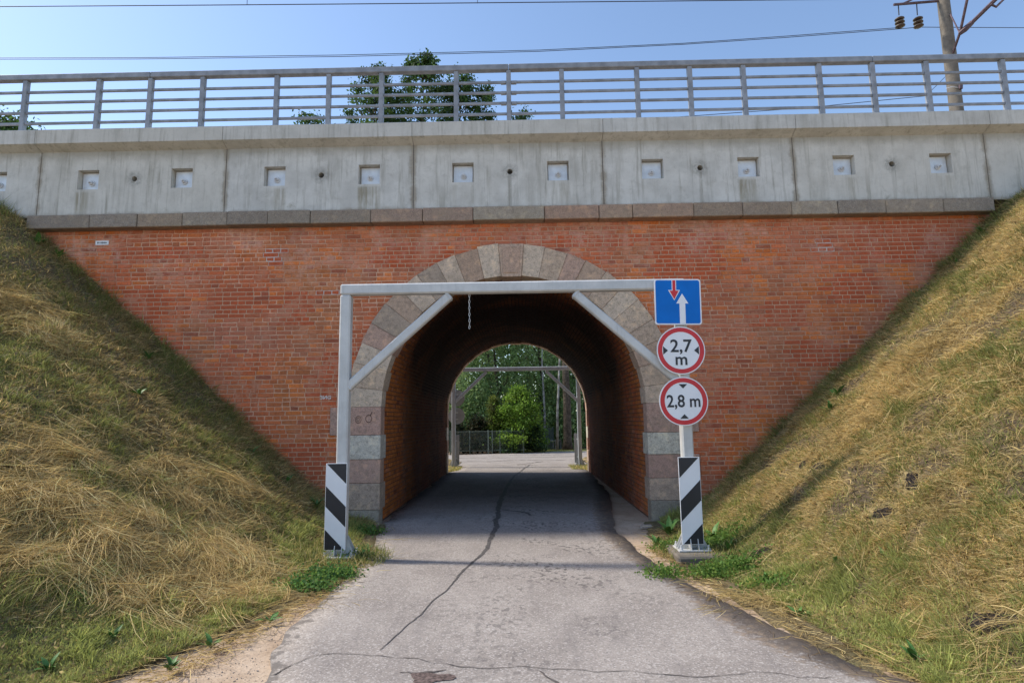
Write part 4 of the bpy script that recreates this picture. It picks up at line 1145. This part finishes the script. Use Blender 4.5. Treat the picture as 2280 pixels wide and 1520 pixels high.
tree('round_shrub', -.55, 20.3, 1.15, .55, .1, 'low rounded green shrub growing through the fence', None, 304, 50, 3000, .11, [(.05, .11, .03), (.06, .12, .035)], .25, 0, .03, shape=.6)
for k, (x, y, lab) in enumerate([(-2.3, 21.0, 'dark hedge shrub behind the fence beside the sign backs'), (-3.6, 21.2, 'dark hedge shrub at the left end of the fence'), (-1.3, 21.6, 'dark hedge shrub behind the slim conifer')]):
    tree('hedge_shrub', x, y, 1.75, .9, .1, lab, 'hedge behind the fence', 310 + k, 60, 3600, .13, [(.02, .035, .016), (.03, .045, .02), (.045, .04, .02)], .35, 0, .04, shape=.6)
# bare trunks on the right beyond the tunnel
T = empty('tree_trunk', (2.55, 22.6, -.03)); tag(T, 'thick dark tree trunk on the right beyond the tunnel', 'tree')
mb = MB(); mb.tube([(0, 0, 0), (0, 0, .5), (.02, 0, 2.5), (-.05, .1, 6), (0, .3, 11)], [.34, .24, .21, .17, .08], 12); mb.build('trunk', MAT['bark'], T, smooth=True)
for k, (x, y, lab) in enumerate([(1.95, 22.3, 'thin pale trunk just left of the thick dark trunk'), (1.35, 24.5, 'thin pale birch trunk above the small boxes'), (3.3, 23.8, 'thin pale trunk beside the right post of the far gantry')]):
    T = empty('tree_trunk', (x, y, -.03)); tag(T, lab, 'tree', 'thin trunks beyond the tunnel')
    mb = MB(); mb.tube([(0, 0, 0), (.05, 0, 2.0), (-.05 + .3 * (k == 0), 0, 5), (.1, .2, 9)], [.075, .062, .05, .03], 8); mb.build('trunk', MAT['birch_bark'], T, smooth=True)
# fence beyond the crossing
F = empty('wire_fence', (-2, 20.0, 0)); tag(F, 'dark green wire mesh fence with steel posts beyond the road', 'fence')
def fp(px_): return at_y(px_, 960, 20.0)[0] + 2
for px_, w in ((1003, .05), (1046, .035), (1087, .075), (1096, .05), (1113, .05), (1139, .04), (1165, .06)):
    mb = MB(); mb.box(fp(px_) - w / 2, fp(px_) + w / 2, -.03, .03, -.03, 1.18, .005); mb.build('post', MAT['fence_metal'], F)
for z in (.16, 1.13):
    mb = MB(); mb.box(fp(960), fp(1165), -.015, .015, z - .014, z + .014); mb.build('rail', MAT['fence_metal'], F)
mb = MB()
x0, x1 = fp(960), fp(1165)
for s_ in (-1, 1):
    x = x0 - 1
    while x < x1 + 1:
        a = [(x, .17), (x + s_ * .96, 1.12)]
        def cut(p, q):
            (xa, za), (xb, zb) = p, q
            out = []
            for (u, v) in (p, q): out.append((min(max(u, x0), x1), za + (zb - za) * ((min(max(u, x0), x1) - xa) / (xb - xa))))
            return out
        c0, c1 = cut(*a)
        if abs(c0[0] - c1[0]) > .02: mb.bar((c0[0], .004 * s_, c0[1]), (c1[0], .004 * s_, c1[1]), .006, .006)
        x += .075
o = mb.build('wire_mesh', MAT['fence_metal'], F); o['kind'] = 'stuff'
F = empty('plank_fence', (1.3, 23.4, 0)); tag(F, 'short dark green plank fence right of the bright bush', 'fence')
for k in range(7):
    mb = MB(); mb.box(k * .13 - .40, k * .13 - .40 + .12, -.012, .012, .35, 1.22 + random.uniform(-.02, .02), .003); mb.build('plank', MAT['fence_board'], F)
for x in (-.38, .5):
    mb = MB(); mb.box(x - .04, x + .04, .014, .09, -.03, 1.25, .004); mb.build('post', MAT['fence_board'], F)
for k, (x, lab) in enumerate(((1.62, 'small dark box with pale edges beyond the tunnel, nearer the plank fence'), (2.05, 'small dark box with pale edges beyond the tunnel, nearer the thick trunk'))):
    Bx = empty('small_box', (x, 23.2, -.03)); tag(Bx, lab, 'box')
    mb = MB(); mb.box(-.17, .17, -.15, .15, .05, .50, .015); mb.build('body', MAT['fence_board'], Bx)
    mb = MB(); mb.box(-.19, .19, -.17, .17, .502, .55, .01); mb.build('lid', MAT['birch_bark'], Bx)
    for sx in (-1, 1):
        mb = MB(); mb.box(sx * .155 - .02, sx * .155 + .02, -.175, -.152, .03, .5, .004); mb.build('edge_strip', MAT['birch_bark'], Bx)
T = empty('white_post', (2.95, 22.0, -.03)); tag(T, 'short white marker post by the road beyond the tunnel', 'post')
mb = MB(); mb.box(-.05, .05, -.05, .05, 0, .75, .01); mb.build('shaft', MAT['sign_white'], T)
mb = MB(); mb.box(-.052, .052, -.052, .052, .752, .80, .01); mb.build('cap', MAT['sign_back'], T)

# ------------------------------------------------------------------ grass
def blades(P, D, L, W, C, droop, seed, name, label, seg=2, cat='grass', parent=None, N=None, K=None):
    """P base points, D unit direction, L length, W width, droop sideways fall"""
    r = np.random.default_rng(seed); n = len(P)
    up_ = np.array([0, 0, 1.0])
    S = np.cross(D, r.normal(size=(n, 3)) if N is None else N + r.normal(size=(n, 3)) * .45); S /= np.linalg.norm(S, axis=1, keepdims=True) + 1e-9
    G = r.normal(size=(n, 3)) * .35 + np.array([0, 0, -1.0])
    rows = []
    for k in range(seg + 1):
        t = k / seg
        c = P + D * (L * t)[:, None] + G * (L * droop * t * t)[:, None]
        if K is not None: c = c + K * (L * t * t)[:, None]
        w = (W * (1 - t ** 1.5 * .0) * (1.0 if k < seg else .15))[:, None] * .5
        if k == seg: rows.append(c)
        else: rows += [c - S * w, c + S * w]
    V = np.stack(rows, 1)                                  # n, 2*seg+1, 3
    m = V.shape[1]; b0 = (np.arange(n) * m)[:, None]
    F = []
    for k in range(seg - 1):
        F.append(b0 + np.array([[2 * k, 2 * k + 1, 2 * k + 3, 2 * k + 2]]))
    F.append(b0 + np.array([[2 * seg - 2, 2 * seg - 1, 2 * seg]]))
    shade = np.repeat(np.linspace(.75, 1.1, seg + 1), 2)[:m] if False else np.ones(m)
    Cc = (C[:, None, :] * shade[None, :, None]).reshape(-1, 3)
    o = np_mesh(name, V.reshape(-1, 3), F, MAT['grass'], Cc, parent)
    if label: tag(o, label, cat, None, 'stuff')
    return o
GREEN = np.array([[.21, .225, .065], [.26, .28, .082], [.165, .175, .06], [.31, .32, .10]])
STRAW = np.array([[.64, .48, .20], [.74, .58, .28], [.54, .39, .155], [.44, .31, .135]])
DULL = np.array([[.34, .27, .125], [.28, .215, .105], [.38, .30, .14]])
DARK_SPOTS = [hit_bank(a, b_) for a, b_ in ((1820, 1040), (1700, 1160), (1690, 1232), (1965, 1142), (2195, 1385), (1790, 1035), (2030, 1075))]
def in_view(P, mx=420, my=160):
    a, b_, d = project(P); return (d > .5) & (a > -mx) & (a < 2280 + mx) & (b_ > -my) & (b_ < 1520 + my)
LEFT_HAY = [(hit_bank(a, b_), s_) for a, b_, s_ in ((230, 1180, .55), (100, 1120, .5), (330, 1290, .5), (60, 690, .4), (120, 760, .35), (420, 1130, .4), (480, 1230, .4), (150, 1010, .3), (500, 1330, .35), (560, 1270, .3), (380, 1060, .3), (60, 1230, .4), (520, 1080, .35))]
RIGHT_HAY = [(hit_bank(a, b_), s_) for a, b_, s_ in ((2100, 760, .5), (2050, 860, .4), (1700, 1340, .35), (1950, 1230, .3), (2250, 560, .4), (2200, 650, .4), (2200, 1420, .4), (2000, 1320, .3), (1640, 1330, .25), (2180, 1060, .4), (1980, 900, .3))]
def blob(P, lst):
    f = np.zeros(len(P))
    for c, s_ in lst: f = np.maximum(f, np.exp(-((P[:, 0] - c[0]) ** 2 + (P[:, 1] - c[1]) ** 2) / (s_ * s_)))
    return f
def scatter(side, n, seed):
    r = np.random.default_rng(seed)
    out = []
    got = 0
    while got < n:
        m = 400000
        x = r.uniform(1.75, 11.5, m) * side; y = r.uniform(-9.5, -.06, m)
        z = bank_h(x, y); P = np.stack([x, y, z], 1)
        ok = in_view(P) & (z > .012)
        d = np.linalg.norm(P - CAM, axis=1); ok &= r.random(m) < np.clip((4.6 / d) ** 1.15, .25, 1)
        P = P[ok]; out.append(P); got += len(P)
    return np.concatenate(out)[:n]
def grass_side(side, n, seed, label):
    r = np.random.default_rng(seed + 1)
    P = scatter(side, n, seed)
    x, y, z = P.T
    N = bank_n(x, y)
    u = np.abs(x)
    wl = np.where(x < 0, np.interp(u, WLX, WLZ), np.interp(u, WRX, WRZ))
    n1 = fnoise(x, y, 1.1, 201 + side); n2 = fnoise(x, y, .38, 221 + side); n3 = fnoise(x, y, .16, 241)
    low = 1 - sstep(.05, .75, z); wallside = 1 - sstep(.15, .9, -y)
    hay = blob(P, LEFT_HAY if side < 0 else RIGHT_HAY)
    if side < 0:
        dry = .62 + 1.0 * (n1 - .5) + .8 * (n2 - .5) + .55 * hay - .34 * low * (1 - .6 * hay) - .16 * wallside
    else:
        dry = .70 + .9 * (n1 - .5) + .9 * (n2 - .5) + .3 * hay - .62 * low - .28 * wallside
    isdry = r.random(n) < np.clip(dry, .04, .96)
    bare = np.zeros(n)
    if side > 0:
        for c in DARK_SPOTS: bare = np.maximum(bare, np.exp(-((x - c[0]) ** 2 + (y - c[1]) ** 2 + (z - c[2]) ** 2) / .03))
    thin = fnoise(x, y, .42, 321 + side)
    keep = (r.random(n) > bare * 1.1) & (r.random(n) > sstep(.50, .66, thin) * (.5 if side < 0 else .8) * (1 - low))
    k3 = r.integers(0, 4, n); kd = r.integers(0, 3, n)
    C = np.where(isdry[:, None], np.where((r.random(n) < (.45 if side < 0 else .22))[:, None], DULL[kd], STRAW[k3]), GREEN[k3] * (1.0 + .55 * low[:, None]))
    C = C * r.uniform(.7, 1.3, (n, 1))
    down = np.stack([N[:, 0], N[:, 1], np.zeros(n)], 1); down /= np.linalg.norm(down, axis=1, keepdims=True) + 1e-6
    ang = fnoise(x, y, .35, 411) * 14; flow = np.stack([np.cos(ang), np.sin(ang), np.zeros(n)], 1)
    rnd = r.normal(size=(n, 3)); rnd[:, 2] *= .4; rnd = rnd + flow * .45
    D = np.where(isdry[:, None], N * r.uniform(.06, .45, (n, 1)) + rnd * .55 + down * .35, N * .55 + np.array([0, 0, .5]) + rnd * .42)
    D /= np.linalg.norm(D, axis=1, keepdims=True)
    s_ = np.sum(D * N, 1, keepdims=True); D = D + N * np.maximum(0, .07 - s_)          # never into the ground
    tuft = sstep(.5, .68, fnoise(x, y, .2, 431))
    L = np.where(isdry, r.uniform(.05, .17, n), r.uniform(.04, .11, n) * (1 + 1.2 * tuft))
    C = C * (.78 + .5 * fnoise(x, y, .25, 451))[:, None]
    L = L * (1 + .4 * hay) * (1 - .3 * low) * (1 + .9 * (1 - sstep(.05, .45, -y)))
    W = r.uniform(.002, .0068, n) * np.clip(np.linalg.norm(P - CAM, axis=1) / 6, .7, 1.5)
    P = P - N * .01
    droop = np.where(isdry, r.uniform(.05, .3, n), r.uniform(.15, .5, n))
    keep &= r.random(n) > 0
    blades(P[keep], D[keep], L[keep], W[keep], C[keep], droop[keep], seed + 5, 'grass', label, N=N[keep])
grass_side(-1, 350000, 900, 'mown olive green and straw grass on the left bank')
grass_side(1, 350000, 950, 'short sunlit straw coloured grass on the right bank')
SWIRL = [hit_bank(a, b_) for a, b_ in ((300, 1210), (90, 740), (540, 1130), (150, 1330))]
def hay(side, lst, nb, per, seed, label, Lr=(.25, .65), swirl=.0, bright=1.0):
    r = np.random.default_rng(seed)
    P, D, L, K = [], [], [], []
    w = np.array([s_ for _, s_ in lst]); w = w / w.sum()
    for k in range(nb):
        c, s_ = lst[r.choice(len(lst), p=w)]
        x0, y0 = c[0] + r.normal() * s_ * .55, c[1] + r.normal() * s_ * .55
        if r.random() < swirl:
            q = min(SWIRL, key=lambda v: (v[0] - x0) ** 2 + (v[1] - y0) ** 2)
            th = math.atan2(y0 - q[1], x0 - q[0]) + math.pi / 2 + r.normal() * .45
        else:
            th = r.uniform(0, 2 * math.pi) if r.random() < .5 else (math.atan2(*(bank_n(np.array([x0]), np.array([y0]))[0][[1, 0]])) + r.normal() * .9)
        m = int(per * r.uniform(.5, 1.5)); sp = r.uniform(.03, .10)
        x = x0 + r.normal(size=m) * sp; y = y0 + r.normal(size=m) * sp
        N = bank_n(x, y, .12)
        t_ = th + r.normal(size=m) * .26
        h = np.stack([np.cos(t_), np.sin(t_), np.zeros(m)], 1); h -= N * np.sum(h * N, 1, keepdims=True); h /= np.linalg.norm(h, axis=1, keepdims=True)
        d = h + N * r.uniform(.06, .40, (m, 1)); d /= np.linalg.norm(d, axis=1, keepdims=True)
        P.append(np.stack([x, y, bank_h(x, y)], 1) + N * r.uniform(.0, .06, (m, 1))); D.append(d); L.append(r.uniform(*Lr, m))
        K.append(np.cross(N, h) * (r.normal() * .3 + (.25 if swirl > .3 else 0)) - N * r.uniform(.1, .35, (m, 1)))
    P = np.concatenate(P); D = np.concatenate(D); L = np.concatenate(L); K = np.concatenate(K); n = len(P)
    C = STRAW[r.integers(0, 4, n)] * r.uniform(.65, 1.2, (n, 1)) * bright
    blades(P, D, L, r.uniform(.003, .0052, n), np.minimum(C, .85), r.uniform(.0, .06, n), seed + 3, 'hay', label, 3, 'hay', None, np.tile([[0, -.3, 1.0]], (n, 1)), K)
hay(-1, LEFT_HAY, 620, 22, 1001, 'long cut straw coloured hay lying on the left bank', (.2, .58), .6, 1.2)
hay(1, RIGHT_HAY, 170, 14, 1002, 'loose cut straw coloured hay lying on the right bank', (.12, .34))
hay(-1, [(np.array([-4.5, -3.2, 0]), 1.9)], 900, 3, 1003, 'single long dry stalks strewn over the left bank', (.15, .5))
hay(1, [(np.array([4.8, -3.0, 0]), 1.9)], 900, 3, 1004, 'single long dry stalks strewn over the right bank', (.12, .4))
# straw swept along the grass edges
def edge_straw(pts, n, seed, label, sd=.06, zz=.0):
    r = np.random.default_rng(seed); Q = np.array([at_z(a, b_, 0) for a, b_ in pts]); d = np.concatenate([[0], np.cumsum(np.linalg.norm(np.diff(Q, axis=0), axis=1))])
    s_ = r.uniform(0, d[-1], n); x = np.interp(s_, d, Q[:, 0]) + r.normal(size=n) * sd; y = np.interp(s_, d, Q[:, 1]) + r.normal(size=n) * sd
    tx, ty = np.gradient(Q[:, 0]), np.gradient(Q[:, 1]); an = np.arctan2(np.interp(s_, d, ty), np.interp(s_, d, tx)) + r.normal(size=n) * 1.3
    P = np.stack([x, y, np.maximum(bank_h(x, y), -.02) + r.uniform(.005, .03, n)], 1)
    D = np.stack([np.cos(an), np.sin(an), r.uniform(-.03, .12, n)], 1)
    C = np.concatenate([STRAW, [[.13, .085, .05]]])[r.integers(0, 5, n)] * r.uniform(.7, 1.3, (n, 1))
    blades(P, D, r.uniform(.05, .22, n), r.uniform(.003, .005, n), C, r.uniform(0, .06, n), seed, 'straw', label, 2, 'straw')
edge_straw([(800, 1250), (720, 1320), (640, 1365), (540, 1415), (410, 1485), (310, 1530)], 1700, 1101, 'dry straw swept along the sandy left road edge', .10)
edge_straw([(1480, 1180), (1470, 1230), (1530, 1285), (1620, 1325), (1730, 1375), (1850, 1435), (2010, 1510)], 1500, 1102, 'dry straw and leaf litter along the right road edge', .12)
def litter(side, n, seed, label):
    r = np.random.default_rng(seed); P = scatter(side, n, seed); P[:, 2] += r.uniform(.0, .03, n)
    C = np.concatenate([STRAW, DULL, [[.10, .07, .045], [.16, .11, .06]]])[r.integers(0, 9, n)] * r.uniform(.6, 1.2, (n, 1))
    o = leaf_mesh('dead_leaves', P, r.uniform(.015, .05, n), C, None, seed, aspect=.4); tag(o, label, 'litter', None, 'stuff')
litter(-1, 16000, 1301, 'dead brown leaf litter between the grass of the left bank')
litter(1, 16000, 1302, 'dead brown leaf litter between the grass of the right bank')
# lush ground cover at the foot of the banks and gantry posts
def clover(cent, n, sd, seed, label, cols, size=.035, zmin=.0):
    r = np.random.default_rng(seed)
    P = []
    for (c, w) in cent:
        m = int(n * w); x = c[0] + r.normal(size=m) * sd; y = c[1] + r.normal(size=m) * sd * .8
        z = np.maximum(bank_h(x, y), -.02) + np.abs(r.normal(size=m)) * .05 + .01; P.append(np.stack([x, y, z], 1))
    P = np.concatenate(P); C = np.array(cols)[r.integers(0, len(cols), len(P))] * r.uniform(.7, 1.35, (len(P), 1))
    o = leaf_mesh('ground_cover', P, size * r.uniform(.6, 1.4, len(P)), C, None, seed, aspect=.75); tag(o, label, 'ground cover', None, 'stuff')
gc = lambda a, b_: at_z(a, b_, .03)
clover([(gc(740, 1280), 1), (gc(690, 1305), .7), (gc(780, 1240), .5), (gc(820, 1185), .3)], 1900, .13, 1201, 'low green leafy ground cover by the left gantry post', [(.09, .19, .055), (.12, .24, .065), (.16, .26, .055)], .03)
clover([(gc(1600, 1225), 1), (gc(1500, 1220), .6), (gc(1480, 1275), .4), (gc(1640, 1270), .7), (gc(1590, 1275), .8), (gc(1700, 1310), .25)], 1700, .13, 1202, 'low green leafy ground cover around the right footing', [(.12, .22, .045), (.15, .26, .055), (.20, .29, .065)], .03)
# broad-leaved weeds, each a plant with its leaves
def leaf_shape():
    mb = MB(); n = 6; L, R = [], []
    for k in range(n + 1):
        t = k / n; w = .13 * math.sin(math.pi * min(1, t * 1.02 + .02)) ** .8 * (1.1 - .5 * t); z = .55 * t - .38 * t * t
        L.append((-w, t * .85, z + .05 * w * 4)); R.append((w, t * .85, z + .05 * w * 4))
    Mid = [(0, (k / n) * .85, .55 * (k / n) - .38 * (k / n) ** 2) for k in range(n + 1)]
    for k in range(n):
        mb.quad([L[k], Mid[k], Mid[k + 1], L[k + 1]]); mb.quad([Mid[k], R[k], R[k + 1], Mid[k + 1]])
    return mb.mesh('leaf', MAT['weed_leaf'])
lfm = leaf_shape()
weeds = [((1490, 1190), .34, 10, 'bushy dark green weed against the right jamb stone'), ((1465, 1215), .24, 8, 'dark weed at the corner of the right jamb'), ((1590, 1200), .30, 9, 'broad leaved dock plant right of the striped board'), ((1625, 1225), .24, 8, 'green weed on the bank behind the right footing'),
         ((815, 1228), .20, 7, 'small weed with a pale leaf right of the left gantry post'), ((705, 1130), .26, 8, 'green weed against the bricks left of the left striped board'), ((380, 1490), .13, 11, 'broad leaved weed at the bottom left edge of the grass'), ((250, 1420), .16, 6, 'small upright weed in the hay at lower left'),
         ((1705, 1295), .16, 7, 'pale green weed low on the right bank by the road'), ((1968, 1240), .13, 6, 'small bright weed in the middle of the right bank'), ((1860, 1255), .12, 6, 'small weed left of the bright one on the right bank'), ((2170, 1155), .13, 6, 'small dark weed high on the right of the right bank'), ((310, 880), .22, 9, 'tuft of green leaves halfway up the left bank'),
         ((330, 800), .25, 8, 'bright green weed where the left bank meets the bricks'), ((85, 545), .28, 9, 'green weed under the left end of the cornice'), ((130, 575), .24, 8, 'green weed just below the left cornice end'), ((2190, 520), .24, 8, 'green weed under the right end of the cornice'), ((2130, 590), .2, 7, 'weed beside the bricks near the top of the right bank'),
         ((110, 1490), .13, 11, 'broad leaved weed in the very bottom left corner of the grass'), ((470, 1440), .15, 7, 'small green weed on the grass edge above the sand'), ((600, 1385), .16, 7, 'green weed on the verge left of the crack in the road'), ((190, 1340), .14, 6, 'small weed under the hay low on the left bank'), ((560, 1010), .2, 8, 'green weed halfway down the left bank beside the bricks'), ((640, 1075), .2, 8, 'green weed low on the left bank beside the bricks'), ((1780, 1370), .14, 7, 'small weed on the right verge near the dark asphalt'), ((2040, 1470), .16, 7, 'weed in the green grass at the bottom right'),
         ((1865, 880), .25, 9, 'leafy weed patch beside the wall on the right bank'), ((1850, 915), .22, 8, 'leafy weed just below the patch beside the wall')]
for k, ((a, b_), s_, nl, lab) in enumerate(weeds):
    r = random.Random(500 + k); c = hit_bank(a, b_)
    Wd = empty('weed', (c[0], c[1], float(bank_h(c[0], c[1])) - .01)); tag(Wd, lab, 'weed', 'broad leaved weeds')
    for q_ in range(nl):
        o = link('leaf', lfm, Wd, (0, 0, 0)); l = s_ * r.uniform(.6, 1.15)
        o.rotation_euler = (r.uniform(.1, .9), r.uniform(-.3, .3), 2 * math.pi * q_ / nl + r.uniform(-.4, .4)); o.scale = (l * 1.1, l, l)
# molehill-like dark soil spots on the right bank
for k, c in enumerate(DARK_SPOTS):
    r = np.random.default_rng(60 + k); n = 26; rings = 5
    V = []; R0 = [.13, .15, .15, .09, .17, .10, .10][k]
    for i in range(rings + 1):
        for j in range(n):
            a = 2 * math.pi * j / n; rr_ = R0 * i / rings * (1 + .25 * math.sin(2 * a + k) + .1 * math.sin(5 * a))
            x, y = c[0] + rr_ * math.cos(a), c[1] + rr_ * math.sin(a)
            V.append((x, y, float(bank_h(x, y)) + (.035 * (1 - (i / rings) ** 2) - .012) + r.normal() * .004))
    idx = np.array([[i * n + j, i * n + (j + 1) % n, (i + 1) * n + (j + 1) % n, (i + 1) * n + j] for i in range(rings) for j in range(n)])
    o = np_mesh('soil_patch', np.array(V), [idx], MAT['dark_soil'], smooth=True)
    tag(o, ['dark soil patch high on the right bank, larger of a pair', 'dark soil patch just right of the striped board, upper', 'dark soil patch just right of the striped board, lower', 'small round dark soil patch in the middle of the right bank', 'dark bare soil patch at the lower right corner of the bank', 'dark soil patch high on the right bank, smaller of a pair', 'faint dark soil patch near the middle of the right bank'][k], 'soil patch')
# grit on the sandy edge
def pebbles(region, n, seed, label, smin=.004, smax=.016):
    r = np.random.default_rng(seed); q = []
    while len(q) < n:
        a, b_ = r.uniform(region[0], region[2]), r.uniform(region[1], region[3]); c = at_z(a, b_, -.02); q.append((c[0], c[1]))
    V, F = [], []
    oc = np.array([[1, 0, 0], [-1, 0, 0], [0, 1, 0], [0, -1, 0], [0, 0, 1], [0, 0, -1]], float)
    of = np.array([[0, 2, 4], [2, 1, 4], [1, 3, 4], [3, 0, 4], [2, 0, 5], [1, 2, 5], [3, 1, 5], [0, 3, 5]])
    for k, (x, y) in enumerate(q):
        s_ = r.uniform(smin, smax) * r.uniform(.5, 1); V.append(oc * s_ * r.uniform(.6, 1.2, 3) + np.array([x, y, -.03 + s_ * .4])); F.append(of + 6 * k)
    o = np_mesh('gravel', np.concatenate(V), [np.concatenate(F)], MAT['stone_litter']); tag(o, label, 'gravel', None, 'stuff')
pebbles((330, 1400, 640, 1520), 500, 71, 'fine grit on the sand left of the road', .003, .009)
pebbles((1330, 1170, 1480, 1260), 300, 72, 'grit on the dirt by the right jamb', .004, .012)
# flat grey stone by the right jamb
q = at_z(1437, 1173, .0)
b = MB(); b.hexa([(q[0] + (.09 if i & 1 else -.09) + (.02 if i & 4 else 0), q[1] + (.06 if i & 2 else -.05), (.035 if i & 4 else -.03)) for i in range(8)], .02)
tag(b.build('flat_stone', MAT['stone_litter']), 'small flat pale stone lying by the right jamb', 'stone')
# grass tufts at the feet of the far gantry and green verge by the fence
def tufts(x0, x1, y0, y1, n, seed, label, L=(.08, .2), cols=GREEN, z=-.03):
    r = np.random.default_rng(seed); x = r.uniform(x0, x1, n); y = r.uniform(y0, y1, n)
    D = r.normal(size=(n, 3)) * .4 + np.array([0, 0, 1.0]); D /= np.linalg.norm(D, axis=1, keepdims=True)
    C = cols[r.integers(0, len(cols), n)] * r.uniform(.8, 1.5, (n, 1))
    blades(np.stack([x, y, np.full(n, z)], 1), D, r.uniform(*L, n), r.uniform(.008, .014, n), C, r.uniform(.1, .4, n), seed, 'grass', label)
def ring_tufts(cx, cy, r0, r1, n, seed, label, L=(.06, .2)):
    r = np.random.default_rng(seed); a = r.uniform(0, 2 * math.pi, n); q = r.uniform(r0, r1, n); x = cx + q * np.cos(a); y = cy + q * np.sin(a)
    ok = np.abs(x - cx) + np.abs(y - cy) > .27; x, y = x[ok], y[ok]; n = len(x)
    D = r.normal(size=(n, 3)) * .45 + np.array([0, 0, 1.0]); D /= np.linalg.norm(D, axis=1, keepdims=True)
    C = np.concatenate([GREEN * 1.1, GREEN, STRAW[:2]])[r.integers(0, 10, n)] * r.uniform(.7, 1.2, (n, 1))
    blades(np.stack([x, y, np.maximum(bank_h(x, y), -.02)], 1), D, r.uniform(*L, n), r.uniform(.004, .008, n), C, r.uniform(.1, .5, n), seed, 'grass', label)
ring_tufts(GL, GY, .2, .62, 2600, 84, 'tall grass round the foot of the left gantry post', (.07, .24))
ring_tufts(GR + .25, GY + .25, .3, .7, 1800, 85, 'grass round the concrete footing of the right gantry post')
MIXG = np.concatenate([GREEN * 1.3, STRAW[:2]])
tufts(-2.75, -2.15, TLEN + .6, TLEN + 2.2, 1500, 81, 'grass tuft at the left foot of the far gantry', cols=MIXG)
tufts(1.7, 2.5, TLEN + .5, TLEN + 2.2, 1900, 82, 'grass tuft at the right foot of the far gantry', cols=MIXG)
tufts(-.8, 4.2, 20.6, 23.4, 9000, 83, 'green verge under the trees beyond the crossing', (.05, .14), GREEN * 1.4, -.02)
